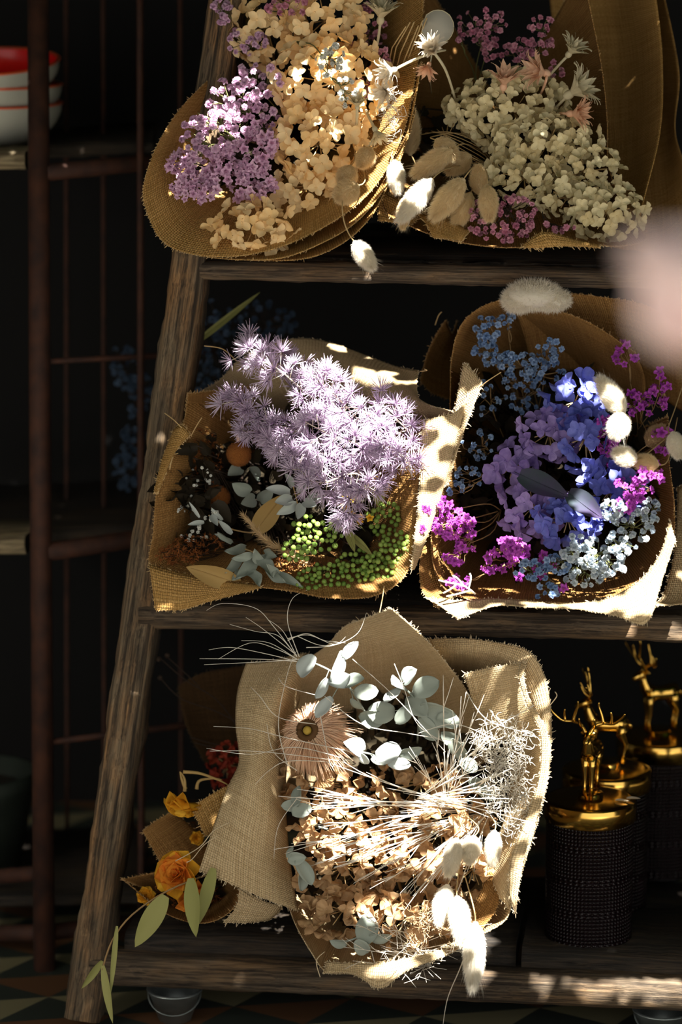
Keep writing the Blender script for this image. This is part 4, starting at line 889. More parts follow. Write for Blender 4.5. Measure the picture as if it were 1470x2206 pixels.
# ================================================================== C bouquet
g = 'lilac needle sprigs in the middle left bouquet'
sprigs = [([(800,960,-.02),(740,900,-.06),(665,850,-.09),(600,795,-.09),(560,775,-.08),(527,752,-.07)],'lilac needle sprig reaching highest at the left, its tip bleached by the sun'),
 ([(760,980,.0),(640,930,-.04),(560,900,-.05),(505,848,-.05)],'lilac needle sprig furthest left in the middle left bouquet'),
 ([(820,960,-.02),(760,890,-.08),(700,830,-.10),(690,815,-.10)],'sunlit lilac needle sprig in front of the tan back sheet'),
 ([(860,980,-.04),(830,920,-.09),(770,880,-.10),(720,880,-.1)],'sunlit lilac needle sprig across the centre top of the lilac mass'),
 ([(900,1020,-.03),(885,940,-.08),(850,900,-.09),(815,875,-.09)],'lilac needle sprig rising beside the right edge of the wrap'),
 ([(900,1080,-.03),(880,1000,-.09),(850,970,-.10),(800,940,-.11)],'lilac needle sprig along the right edge, lower'),
 ([(800,1060,-.02),(730,1000,-.09),(660,975,-.10),(590,965,-.10)],'lilac needle sprig pointing left at the middle of the lilac mass'),
 ([(840,1040,-.03),(760,1020,-.11),(690,1040,-.12),(630,1000,-.11)],'lilac needle sprig low in the lilac mass'),
 ([(820,1020,-.03),(790,1050,-.11),(750,1085,-.12),(735,1100,-.12)],'lowest lilac needle sprig hanging over the grey leaves'),
 ([(840,1000,-.03),(780,960,-.10),(720,940,-.11),(660,910,-.11)],'lilac needle sprig in the very centre of the lilac mass'),
 ([(760,1000,.02),(650,960,-.03),(590,930,-.04),(530,930,-.05)],'lilac needle sprig beside the rust ball flower'),
 ([(640,880,.0),(600,800,-.02),(620,770,-.02)],'shaded lilac needle sprig against the tan back sheet')]
for P, lab in sprigs:
    pts = cr([L(*p) for p in P], 30); t = thing('needle_sprig', lab, 'dried foliage', pts[0], g); b = MB(); b.tube(pts, [.0014-.0008*i/29 for i in range(30)], 5)
    ln = sum((pts[i+1]-pts[i]).length for i in range(29)); n = int(ln/.0105); cnt = 0
    for k in range(n):
        i = int((k+.5)/n*28)+1
        if (k+.5)/n < .12: continue
        tg = (pts[min(29, i+1)]-pts[i-1]).normalized()
        for s in range(2):
            side = Vector((R.gauss(0, 1), -abs(R.gauss(0, .6)), R.gauss(0, 1))); side = (side - tg*side.dot(tg)).normalized()
            l = R.uniform(.004, .022); p = pts[i] + side*l + tg*l*.5; b.tube([pts[i], p], .0006, 3)
            put('needle_cluster', R.choice(NC), t, p - pts[0], frame(side + tg*.8, R.uniform(0, 6)), R.uniform(.015, .022)); cnt += 1
    put('needle_cluster', R.choice(NC), t, pts[-1]-pts[0], frame(pts[-1]-pts[-3], 0), .017)
    b.build('stem', 'star_white', t)
g = 'rust ball flowers'
for (x, y, r, off, lab) in ((515, 978, 27, -.02, 'rust orange ball flower left of the lilac sprigs'), (468, 1072, 28, .0, 'darker rust ball flower below the orange one')):
    c = L(x, y, off); t = thing('ball_flower', lab, 'dried flower', c, g); b = MB(); b.ball((0, 0, 0), r*MPP, 24, 16, .015)
    put('flower_ball', b.data('flower_ball', 'ball'), t)
    b = MB()
    for k in range(900):
        d = Vector((R.gauss(0, 1), R.gauss(0, 1), R.gauss(0, 1))).normalized(); b.hair(d*r*MPP*.97, d, .0018, .0004)
    o = put('bristles', b.data('bristles', 'ball'), t); o['kind'] = 'stuff'
    b = MB(); stem_to(b, c, L(620, 1060, .2), .0014); b.build('stem', 'stem_dark', t)
# green berries
def berrymesh():
    b = MB(); b.ball((0, 0, 0), 1, 10, 7); b.ball((0, 0, 1), .25, 5, 4); return b.data('berry', 'berry')
BER = [berrymesh()]
g = 'green berry clusters in the middle left bouquet'
def berries(label, ells, size, base, spill=True):
    c = L(*base); t = thing('berry_cluster', label, 'berries', c, g); b = MB(); k0 = 0; extra = MB()
    P = []
    for (px, py, rx, ry, off, n) in ells:
        for k in range(n*4):
            r = math.sqrt(R.random()); a = R.uniform(0, 2*PI); q = (px+rx*r*math.cos(a), py+ry*r*math.sin(a))
            if all((q[0]-u[0])**2+(q[1]-u[1])**2 > (size*.78)**2 for u in P[-80:]):
                P.append((q[0], q[1], off - .012*(1-r*r) + R.uniform(-.008, .004)))
    R.shuffle(P)
    for i, q in enumerate(P):
        p = L(*q); b.tube([p.lerp(c, .35)+Vector((R.gauss(0, .004), 0, R.gauss(0, .004))), p.lerp(c, .12), p], .0005, 3)
        s = size*MPP*.5*R.uniform(.8, 1.15)
        if i < 99: put('berry', BER[0], t, p-c, frame(TOCAM + Vector((R.gauss(0, .5), 0, R.gauss(0, .5)))), s)
        else: extra.ball(p, s, 8, 6)
    if extra.v: o = extra.build('more_berries', 'berry', t); o['kind'] = 'stuff'
    b.build('stalks', 'stem_green', t)
berries('bright green berry cluster in the middle, caught by the sun', [(665,1130,32,22,-.10,14),(680,1160,50,30,-.115,26),(640,1185,38,22,-.11,18),(715,1145,30,20,-.11,10)], 12, (700, 1190, .0))
berries('dense green berry cluster against the right side of the wrap', [(830,1120,40,38,-.06,40),(850,1180,36,40,-.085,50),(820,1220,50,28,-.095,40)], 11, (800, 1170, .04))
berries('darker green berry cluster at the bottom of the wrap', [(720,1240,85,28,-.10,80),(780,1210,60,26,-.08,30),(660,1255,30,15,-.11,14)], 11, (730, 1200, .02))
# silver / grey leaf sprigs
def leaves_sprig(label, stempts, leaves, mat, g=None, name='leaf_sprig', stemmat='stem_tan', pw=.8, cat='dried foliage', cupv=.25, bend=.2, r=.0010, wave=.02):
    pts = cr([L(*p) for p in stempts], 20); t = thing(name, label, cat, pts[0], g); b = MB(); b.tube(pts, r, 5); b.build('stem', stemmat, t)
    for (p0, p1, wd, o0, o1) in leaves:
        leafobj('leaf', None, None, p0, p1, wd, mat, (o0, o1), bend=R.uniform(-.1, bend), cupv=cupv, pw=pw, wave=wave, parent=t, normal=TOCAM + Vector((R.uniform(-.5, .5), 0, R.uniform(-.5, .5))))
    return t
leaves_sprig('silver pointed leaf sprig just below the lilac mass', [(650,1130,.02),(640,1080,-.06),(630,1040,-.09)], [((625,1060),(568,1055),24,-.09,-.11),((630,1075),(585,1085),26,-.09,-.12),((640,1085),(598,1108),24,-.09,-.11),((650,1085),(640,1120),24,-.09,-.10),((655,1080),(690,1095),24,-.09,-.12),((645,1060),(660,1030),22,-.09,-.11),((630,1050),(615,1020),20,-.09,-.1),((665,1075),(700,1070),22,-.08,-.1)], 'euc_pale')
leaves_sprig('grey toothed leaf sprig low in the middle left wrap', [(600,1260,.0),(560,1200,-.09),(520,1180,-.09)], [((530,1180),(478,1185),24,-.09,-.12),((520,1200),(480,1235),26,-.1,-.12),((550,1210),(510,1245),30,-.1,-.13),((560,1200),(590,1240),32,-.1,-.13),((570,1190),(600,1200),24,-.1,-.12),((540,1230),(560,1262),30,-.11,-.13),((575,1225),(620,1255),26,-.11,-.13),((500,1170),(470,1140),18,-.09,-.11),((560,1215),(548,1180),24,-.1,-.12),((520,1230),(500,1250),20,-.11,-.12),((590,1235),(650,1262),22,-.11,-.13),((545,1195),(500,1205),20,-.11,-.12),((600,1245),(575,1215),22,-.11,-.14)], 'euc', wave=.12)
leaves_sprig('thin pale curled leaf sprig at the left of the middle left wrap', [(560,1150,.0),(500,1140,-.05),(450,1110,-.07)], [((440,1125),(405,1130),12,-.07,-.08),((455,1110),(470,1135),16,-.07,-.09),((430,1115),(405,1080),8,-.07,-.08),((480,1120),(455,1095),10,-.07,-.08),((500,1150),(470,1120),14,-.07,-.08),((490,1165),(465,1150),12,-.07,-.09)], 'euc_pale')
leaves_sprig('grey broad leaf sprig behind the rust balls', [(580,1110,.05),(540,1080,.0),(520,1050,-.01)], [((540,1060),(500,1040),34,-.02,-.03),((550,1075),(520,1085),32,-.02,-.04),((520,1010),(490,1025),30,.0,-.02),((560,1030),(530,1010),30,.0,-.02),((560,1080),(590,1050),30,.0,-.02)], 'euc')
leafobj('dried_leaf', 'broad tan leaf standing behind the silver sprig', 'leaf', (550,1145), (615,1060), 48, 'tan_leaf', (-.04,-.06))
leafobj('dried_leaf', 'large yellow brown dried leaf lying on the lower left lip', 'leaf', (515,1258), (398,1218), 46, 'tan_leaf', (-.11,-.135), cupv=.3)
leafobj('dried_leaf', 'narrow grey brown leaf hanging over the dark green berries', 'leaf', (755,1150), (805,1200), 16, 'olive', (-.10,-.12))
leafobj('dried_leaf', 'second narrow leaf above the dark green berries, pointing down', 'leaf', (745,1130), (765,1195), 18, 'olive', (-.10,-.12))
leafobj('dried_leaf', 'upright olive leaf at the right below the lilac mass', 'leaf', (820,1090), (808,1015), 26, 'olive', (-.06,-.07))
t = thing('plume_grass', 'feathery tan plume pointing up left between grey leaves and berries', 'dried grass', L(690, 1230, -.03)); b = MB()
sp_ = cr([L(690,1230,-.05), L(620,1190,-.10), L(570,1160,-.11), L(525,1110,-.11)], 30); b.tube(sp_, .0012); b.build('stem', 'stem_tan', t); b = MB()
for k in range(620):
    i = R.randrange(2, 29); tg = (sp_[i]-sp_[i-1]).normalized(); d = tg + Vector((R.gauss(0, .38), R.gauss(0, .3), R.gauss(0, .38))); b.hair(sp_[i], d, R.uniform(.012, .026)*(1.15-i/40), .0005)
o = b.build('plume_hairs', 'pampas', t); o['kind'] = 'stuff'
def fuzz(label, ells, mat, base, n, name='dried_flower_tuft', ln=.006):
    c = L(*base); t = thing(name, label, 'dried flower', c); b = MB(); s_ = MB()
    for (px, py, rx, ry, off, m) in ells:
        for k in range(m):
            r = math.sqrt(R.random()); a = R.uniform(0, 2*PI); p = L(px+rx*r*math.cos(a), py+ry*r*math.sin(a), off+R.uniform(-.02, .02))
            for q in range(n): b.hair(p, Vector((R.gauss(0, 1), -abs(R.gauss(0, 1)), R.gauss(0, 1))), R.uniform(.4, 1)*ln, .0006)
            if k % 4 == 0: s_.tube([c, c.lerp(p, .6)+Vector((0, 0, R.gauss(0, .004))), p], .0005, 3, False)
    o = b.build('tiny_blooms', mat, t); o['kind'] = 'stuff'; s_.build('stems', 'stem_dark', t)
fuzz('rust red feathery dried bloom along the lower left lip', [(385,1195,50,22,-.09,110),(430,1170,60,22,-.07,80),(440,1010,40,50,-.0,50)], 'rusty', (560,1180,.05), 9)
fuzz('rust brown feathery bloom in the shade beside the rust ball', [(430,960,35,45,.0,60),(620,1215,60,18,-.08,70)], 'rusty', (560,1060,.1), 8)
spray('small yellow dried sprig in the shade left of the rust balls', (520, 1120, .1), [(430,1030,28,25,-.03,14),(400,1080,25,30,-.04,10)], BL['whitebb'], 7, None, 'stem_dark', 'dried flower', 'small_bloom_spray')
spray('yellow blossom sprig peeking between lilac mass and berries', (780, 1160, .02), [(745,1080,20,12,-.08,9),(770,1120,30,12,-.09,12),(805,1045,10,20,-.07,6)], [statice('yellow')], 13, None, 'stem_green', 'dried flower', 'small_bloom_spray')
spray('white dotted dried sprig left of the grey toothed leaves', (520, 1180, .05), [(420,1150,30,20,-.06,12),(455,1115,18,18,-.06,7)], BL['whitebb'], 9, None, 'stem_dark', 'dried flower', 'small_bloom_spray')

# ================================================================== D bouquet
DP = (1210, 1020, .22)
g = 'blue and violet hydrangea heads in the middle right bouquet'
head('blue hydrangea head uppermost, touching the pale grass tail', 1240, 868, 62, 52, -.03, 'blue', 44, DP, g, dens=1.1, inner=.3)
head('violet blue hydrangea head left of the uppermost blue one', 1185, 935, 66, 56, -.04, 'violet', 44, DP, g, dens=1.1, inner=.3)
head('bright blue hydrangea head in the centre right', 1262, 945, 52, 70, -.055, 'blue', 46, DP, g, dens=1.1, inner=.3)
head('violet hydrangea head furthest left', 1108, 1005, 50, 48, -.03, 'violet', 44, DP, g, dens=1.1, inner=.3)
head('blue hydrangea head right of the dark leaf', 1315, 1060, 60, 58, -.07, 'blue', 46, DP, g, dens=1.1, inner=.3)
head('violet hydrangea head below the dark leaf', 1150, 1095, 62, 60, -.06, 'violet', 44, DP, g, dens=1.1, inner=.3)
head('lowest blue hydrangea head above the pale spray', 1225, 1120, 66, 42, -.08, 'blue', 40, DP, g, dens=1.1, inner=.3)
g = None
leafobj('dark_leaf', 'dark green and purple leaf lying across the blue hydrangea', 'leaf', (1120,1022), (1230,1075), 50, 'dark_leaf', (-.11,-.13), cupv=.3)
leafobj('dark_leaf', 'deep violet leaf below right of the green purple one', 'leaf', (1225,1062), (1302,1122), 48, 'dark_leaf', (-.12,-.14), cupv=.3)
g = 'blue gypsophila sprays in the middle right bouquet'
spray('blue gypsophila spray highest at left against the brown sheet', (1120, 860, .12), [(1050,710,30,30,.04,22),(1090,690,22,20,.04,10),(1040,745,28,25,.03,22),(1070,770,30,22,.03,18)], BL['bluebb'], 15, g, 'stem_brown', cat='dried flower')
spray('blue gypsophila spray across the top centre of the blue bouquet', (1160, 880, .12), [(1120,780,50,25,.02,34),(1180,755,35,28,.02,26),(1170,800,50,25,.03,22),(1120,820,40,20,.04,16)], BL['bluebb'], 15, g, 'stem_brown', cat='dried flower')
spray('sparse pale blue gypsophila spray along the left side of the blue bouquet', (1110, 1000, .1), [(1050,860,40,40,.03,18),(1030,960,40,35,-.02,18),(1010,1030,30,30,-.04,14),(985,1060,18,25,-.06,7),(1130,860,40,40,.05,16)], BL['bluebb'], 13, g, 'stem_brown', cat='dried flower')
spray('pale icy gypsophila spray large at the lower right', (1250, 1180, .0), [(1300,1200,60,40,-.11,44),(1240,1180,40,30,-.12,30),(1260,1235,50,30,-.12,32)], BL['palebb'], 17, g, 'stem_green', cat='dried flower')
spray('pale gypsophila spray at the far right lower edge', (1360, 1150, .0), [(1370,1130,50,35,-.11,34),(1400,1100,30,30,-.10,16),(1340,1170,40,25,-.12,18)], BL['palebb'], 15, g, 'stem_green', cat='dried flower')
spray('blue gypsophila spray on the bottom lip at centre', (1200, 1200, .0), [(1150,1230,40,22,-.12,22),(1180,1275,30,16,-.135,12),(1200,1215,30,20,-.12,14)], BL['bluebb'], 15, g, 'stem_green', cat='dried flower')
spray('bright bluish tuft of gypsophila beside the violet leaf', (1330, 1130, -.02), [(1320,1095,28,22,-.14,26)], BL['palebb'], 17, g, 'stem_green', cat='dried flower')
g = 'magenta statice in the middle right bouquet'
spray('magenta statice cluster hanging over the left lip of the blue bouquet', (1080, 1100, .0), [(945,1095,30,22,-.09,16),(975,1130,45,30,-.10,36),(930,1140,22,18,-.10,10),(1005,1165,28,25,-.10,12),(985,1200,25,20,-.11,12)], SB['magenta'], 16, g, 'stem_brown', 'dried flower', 'statice_spray', sepal=1)
spray('magenta statice head at the bottom centre of the blue bouquet', (1110, 1260, .02), [(1100,1180,36,20,-.13,40)], SB['magenta'], 15, g, 'stem_brown', 'dried flower', 'statice_spray', sepal=1)
spray('dark magenta statice low behind the pale sprays', (1130, 1200, .05), [(1140,1220,60,30,-.07,24),(1000,1255,40,15,-.11,8),(1210,1270,20,12,-.12,6),(1050,1210,25,25,-.08,10)], SB['magenta'], 17, g, 'stem_brown', 'dried flower', 'statice_spray', sepal=1)
spray('magenta statice cluster at the right below the white grass tails', (1340, 1080, .02), [(1365,1050,40,30,-.12,24),(1400,1020,35,25,-.12,18),(1345,1085,22,18,-.13,12)], SB['magenta'], 16, g, 'stem_brown', 'dried flower', 'statice_spray', sepal=1)
spray('magenta statice cluster behind the pale bunny tails', (1340, 980, .08), [(1310,940,24,40,-.06,22),(1330,990,26,26,-.05,14)], SB['magenta'], 19, g, 'stem_brown', 'dried flower', 'statice_spray', sepal=1)
spray('magenta statice stems at the upper right beside the blurred pink flower', (1380, 980, .08), [(1380,870,30,28,-.03,14),(1350,760,28,28,.02,9),(1420,840,30,40,.0,12),(1430,950,25,25,-.06,12)], SB['magenta'], 18, g, 'stem_brown', 'dried flower', 'statice_spray', sepal=1)
g = 'bunny tails in the middle right bouquet'
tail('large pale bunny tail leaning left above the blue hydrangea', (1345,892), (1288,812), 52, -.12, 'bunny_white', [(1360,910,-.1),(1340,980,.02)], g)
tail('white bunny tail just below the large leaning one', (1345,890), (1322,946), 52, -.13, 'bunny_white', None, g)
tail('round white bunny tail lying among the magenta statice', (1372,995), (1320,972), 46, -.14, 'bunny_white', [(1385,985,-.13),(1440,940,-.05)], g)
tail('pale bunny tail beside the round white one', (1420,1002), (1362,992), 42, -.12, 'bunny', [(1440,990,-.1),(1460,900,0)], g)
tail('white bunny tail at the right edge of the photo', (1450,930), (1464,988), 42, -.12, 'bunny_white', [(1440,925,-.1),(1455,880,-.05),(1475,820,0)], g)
tail('tan shaded bunny tail behind the magenta statice at right', (1395,960), (1435,920), 50, -.05, 'pampas', [(1380,970,-.03),(1360,990,.05)], g)
t = thing('white_twig_tip', 'small forked white twig on the lower left lip of the blue bouquet', 'twig', L(1010, 1270, -.13)); b = MB()
for P in ([(1025,1280),(1000,1262),(965,1255),(945,1250)],[(1000,1262),(985,1245),(975,1240)],[(1010,1268),(1015,1245),(1012,1235)],[(985,1258),(970,1270),(955,1278)],[(1015,1272),(985,1280),(962,1285)]):
    b.tube(cr([L(x, y, -.14) for x, y in P], 8), .0011, 5)
b.build('twig', 'stem_white', t)
t = thing('cotton_puff', 'fluffy white puff resting on top of the blue bouquet wrap', 'dried flower', L(1150, 640, -.05)); c = L(1150, 622, -.05); b = MB()
PB = ((0, 0, .040, .020), (-.018, -.006, .022, .016), (.022, -.006, .026, .014))
for (dx, dz, r, rz) in PB: b.ball(c + Vector((dx, 0, dz-.008)), (r*.85, r*.6, rz*.8), 16, 10, .05)
b.build('fluff_core', 'bunny_white', t); b = MB()
for k in range(14000):
    dx, dz, r, rz = R.choice(PB); d = Vector((R.gauss(0, 1), R.gauss(0, 1), R.gauss(0, 1))).normalized()
    b.hair(c + Vector((dx, 0, dz-.008)) + Vector((d.x*r, d.y*r*.65, d.z*rz))*.8, d + Vector((R.gauss(0, .7), R.gauss(0, .5), R.gauss(0, .7))), R.uniform(.004, .010), .0003)
o = b.build('fluff', 'bunny_white', t); o['kind'] = 'stuff'

# ================================================================== E bouquet
EP = (840, 1780, .2)
g = 'tan dried hydrangea heads in the bottom bouquet'
K = dict(dens=1.0, jit=.75, inner=.35, flat=.7)
head('tan dried hydrangea head under the peach bristle flower', 690, 1690, 85, 52, -.03, 'tan_petal', 46, EP, g, **K)
head('tan dried hydrangea head under the silver leaves at centre', 905, 1690, 105, 52, -.03, 'tan_petal', 46, EP, g, **K)
head('tan dried hydrangea head left of centre behind the white needles', 750, 1775, 110, 62, -.06, 'tan_petal', 44, EP, g, **K)
head('tan dried hydrangea head right of centre behind the white needles', 950, 1790, 105, 70, -.06, 'tan_petal', 44, EP, g, **K)
head('tan dried hydrangea head lower left, with broad pale papery petals', 740, 1870, 100, 62, -.085, 'tan_petal', 46, EP, g, **K)
head('tan dried hydrangea head lower centre with papery petals', 890, 1880, 100, 68, -.085, 'tan_petal', 46, EP, g, **K)
head('lowest tan dried hydrangea head at the left lip', 740, 1965, 90, 52, -.11, 'tan_petal', 46, EP, g, **K)
head('lowest tan dried hydrangea head near the white bunny tails', 885, 1975, 95, 55, -.11, 'tan_petal', 46, EP, g, **K)
head('brown dried hydrangea head at the right beside the inner fold', 1020, 1875, 55, 50, -.07, 'tan_petal', 46, EP, g, **K)
# peach bristle flower
c = L(665, 1575, -.07); t = thing('bristle_flower', 'peach pink bristly flower with a dark heart at the left of the bottom bouquet', 'dried flower', c)
ax = Vector((-.25, -1, .45)).normalized(); q = frame(ax); b = MB(); pb = MB()
for k in range(1100):
    a = R.uniform(0, 2*PI); r0 = R.uniform(.6, 1.0)*.015; p = q @ Vector((r0*math.cos(a), r0*math.sin(a), R.uniform(-.004, .008)))
    d = q @ Vector((math.cos(a), math.sin(a), R.uniform(-.9, .35))); dd = (d.x*.8 - d.z*.5); l = R.uniform(.018, .036)*(1+.45*dd); pb.tube(cr([p, p+d*l*.5+q @ Vector((0, 0, .002)), p+d*l+Vector((0, 0, -.006))], 5), [.0008, .0007, .0006, .0004, .0001], 3, False)
put('bristle_petals', pb.data('bristle_petals', 'protea'), t)
b = MB(); pts = [q @ Vector((-.0105*math.cos(x), .0105*math.sin(x), .007)) for x in [2*PI*k/20 for k in range(21)]]; b.tube(pts, .0042, 8); put('dark_ring', b.data('dark_ring', simple('dark brown ring', (.10, .045, .01), .8)), t)
b = MB(); b.ball(q @ Vector((0, 0, .006)), .0058, 12, 8, .06); put('yellow_heart', b.data('yellow_heart', simple('ochre heart', (.5, .33, .05), .8)), t)
b = MB(); petal_ring(b, 14, .042, .013, .3, -.1, -.25, .75); put('lower_petals', b.data('lower_petals', 'star_peach'), t, (0, 0, 0), q)
# eucalyptus
def euc(label, stem, discs, mat, g):
    pts = cr([L(*p) for p in stem], 20); t = thing('eucalyptus_sprig', label, 'dried foliage', pts[0], g); b = MB(); b.tube(pts, .0013, 6); b.build('stem', 'euc', t)
    for (x, y, r, off, el, mt_) in discs:
        c = L(x, y, off); near = min(pts, key=lambda p: (p-c).length); dr = c - near; dr.y = R.uniform(-.01, .01)
        if dr.length < .004: dr = Vector((R.uniform(-1, 1), 0, R.uniform(-1, 1)))
        dr.normalize(); ln = r*MPP*1.85; nz = (TOCAM + Vector((R.uniform(-.9, .9), 0, R.uniform(-.7, .7)))).normalized()
        Yv = nz.cross(dr).normalized(); mtx = Matrix((dr, Yv, dr.cross(Yv))).transposed().to_4x4(); mtx.translation = c - dr*ln*.5
        b = MB(); b.leaf(mtx, ln, ln*max(.62, el)*.86, R.uniform(.1, .45), R.uniform(-.3, .3), 1.0, 10, 1.0, .03, .55)
        o = b.build('leaf', mt_ or mat, t); sm = o.modifiers.new('thickness', 'SOLIDIFY'); sm.thickness = .0005
        b = MB(); b.tube([near, c - dr*ln*.4], .0007, 4); b.build('leaf_stalk', 'euc', t)
g = 'eucalyptus sprigs in the bottom bouquet'
euc('silver round leaved eucalyptus sprig at the upper left, leaves bleached by sun', [(800,1560,.0),(760,1490,-.08),(720,1450,-.10),(670,1425,-.10)], [(665,1437,30,-.11,.85,'euc_pale'),(730,1435,40,-.12,.6,'euc_pale'),(735,1475,38,-.125,.8,'euc_pale'),(690,1480,26,-.12,.6,'euc_pale'),(765,1470,28,-.11,.7,None),(700,1525,30,-.12,.5,'euc_pale'),(770,1520,24,-.11,.7,None),(790,1490,28,-.10,.8,None),(755,1400,24,-.11,.5,'euc_pale')], 'euc', g)
euc('grey green eucalyptus sprig at the upper centre right', [(900,1600,.02),(900,1520,-.08),(870,1480,-.1),(850,1460,-.10)], [(855,1475,30,-.12,.9,'euc_pale'),(845,1500,26,-.12,.7,'euc_pale'),(885,1455,28,-.11,.8,'euc_pale'),(920,1480,32,-.11,.9,None),(905,1520,38,-.10,.8,None),(945,1530,42,-.10,.9,None),(930,1565,34,-.09,.8,None),(965,1555,28,-.10,.8,None),(870,1540,28,-.10,.7,None),(820,1535,34,-.08,.9,None),(800,1545,30,-.07,.9,None)], 'euc', g)
euc('small silver eucalyptus sprig below the peach flower, opened like a bloom', [(840,1660,.0),(810,1630,-.09),(780,1620,-.11)], [(765,1610,28,-.12,.9,'euc_pale'),(785,1635,20,-.12,.6,'euc_pale'),(840,1625,34,-.12,.9,'euc_pale'),(860,1645,26,-.12,.5,'euc_pale'),(820,1640,24,-.12,.6,None),(885,1620,26,-.11,.7,None)], 'euc', g)
euc('dull eucalyptus sprig on the right of the bottom bouquet in half shade', [(960,1700,.0),(980,1640,-.04),(1000,1600,-.05)], [(990,1610,30,-.05,.8,None),(1010,1650,26,-.05,.8,None),(970,1590,24,-.05,.8,None),(1050,1710,24,-.05,.8,None),(1030,1690,24,-.05,.8,None)], 'euc', g)
euc('grey green eucalyptus sprig at the left edge against the flap', [(720,1790,-.02),(660,1770,-.07),(640,1730,-.08)], [(640,1715,26,-.09,.6,None),(650,1745,24,-.09,.8,None),(625,1735,20,-.09,.8,None)], 'euc', g)
euc('grey green eucalyptus sprig at the lower left with three leaves', [(720,1880,-.04),(660,1850,-.10),(620,1840,-.12)], [(640,1848,22,-.13,.8,None),(655,1880,34,-.13,.6,None),(625,1835,16,-.13,.4,None),(650,1900,24,-.125,.5,None)], 'euc', g)
euc('eucalyptus sprig lying under the pale twigs at the bottom', [(840,1960,-.05),(790,2010,-.13),(740,2030,-.14)], [(790,2000,34,-.14,.9,None),(730,2030,22,-.145,.5,None),(820,2020,26,-.14,.7,None),(780,2040,24,-.145,.8,None)], 'euc', g)
# white twig sprays
def twigspray(label, base, tips, nb=7, r=.00085, off=-.14, g='bleached white twig sprays in the bottom bouquet', spread=.16, ln=.055, name='white_twig_spray'):
    c = L(*base); t = thing(name, label, 'dried twigs', c, g); b = MB()
    for (x, y) in tips:
        e = L(x, y, off + R.uniform(-.015, .015)); mid = c.lerp(e, .5) + Vector((0, 0, R.uniform(-.004, .010)))
        P = cr([c, mid, e], 16); b.tube(P, [r*(1-.55*i/15) for i in range(16)], 5)
        for k in range(nb):
            i = R.randrange(3, 14); tg = (P[i+1]-P[i-1]).normalized(); d = tg + Vector((R.gauss(0, spread), R.gauss(0, spread*.5), R.gauss(0, spread))); d.normalize()
            l = R.uniform(.5, 1)*ln; b.tube([P[i], P[i]+d*l*.5+Vector((0, 0, R.gauss(0, .001))), P[i]+d*l], [r*.8, r*.65, r*.3], 4)
    b.build('twigs', 'stem_white', t)
twigspray('bleached twig spray fanning left across the tan petals, longest of the fans', (1040,1745,-.06), [(640,1700),(600,1715),(660,1745),(690,1780),(590,1830),(720,1730),(700,1640),(780,1790)], 9)
twigspray('bleached twig spray fanning down left over the centre', (1050,1750,-.06), [(680,1860),(720,1870),(770,1850),(800,1880),(830,1900),(750,1820),(860,1850)], 8)
twigspray('bleached twig spray fanning downward right of centre', (1060,1740,-.06), [(850,1940),(900,1890),(930,1900),(960,1860),(890,1930),(1000,1880)], 8)
twigspray('bleached twig spray rising through the upper right', (960,1740,-.05), [(1005,1490),(955,1480),(940,1600),(1020,1550),(1040,1600),(985,1560),(880,1620)], 6, .0008)
twigspray('bleached twig spray spreading right towards the lacy white tuft', (900,1720,-.08), [(1080,1650),(1100,1700),(1060,1720),(1050,1680),(1100,1760),(1040,1600)], 7)
twigspray('fine pale twig spray lying on the bottom lip', (930,2080,-.10), [(770,1990),(790,1980),(830,1990),(740,2040),(760,2070),(850,2090),(800,2050),(900,2110),(870,2000)], 10, .0006, -.165, ln=.03, spread=.7)
twigspray('pale twig spray at the lower right behind the bunny tails', (870,2050,-.10), [(1000,2050),(980,2030),(1040,2040),(960,2070),(1060,1990)], 5, .0006, -.16, ln=.03, spread=.5)
def wires(label, lines, r=.0006, name='wispy_grass', g='wispy grasses of the bottom bouquet', mat='stem_white'):
    t = thing(name, label, 'dried grass', L(*lines[0][0]), g); b = MB()
    for P in lines: b.tube(cr([L(*p) for p in P], 26), [r*(1-.6*i/25) for i in range(26)], 4)
    b.build('blades', mat, t)
o_ = -.12
wires('wispy pale grass fanning to the upper left over the rail', [[(640,1420,o_),(600,1400,o_),(540,1385,o_),(470,1420,o_)],[(640,1425,o_),(580,1410,o_),(500,1395,o_),(450,1400,o_)],[(640,1425,o_),(560,1420,o_),(430,1419,o_)],[(645,1420,o_),(580,1425,o_),(440,1432,o_)],[(640,1415,o_),(590,1350,o_),(550,1310,o_),(480,1300,o_),(445,1315,o_)],[(640,1415,o_),(600,1370,o_),(550,1360,o_),(495,1345,o_)],[(640,1415,o_),(610,1360,o_),(578,1335,o_)],[(645,1415,o_),(620,1340,o_),(630,1290,o_),(665,1270,o_)],[(640,1420,o_),(580,1385,o_),(520,1380,o_)],[(640,1412,o_),(596,1378,o_),(560,1350,o_),(530,1330,o_)]])
wires('wispy pale grass curling right above the silver leaves', [[(620,1380,o_),(660,1365,o_),(700,1380,o_),(745,1385,o_)],[(640,1370,o_),(690,1390,o_),(735,1386,o_)],[(660,1395,o_),(720,1390,o_),(770,1365,o_),(790,1320,o_)],[(620,1376,o_),(665,1368,o_),(720,1388,o_),(745,1372,o_)]])
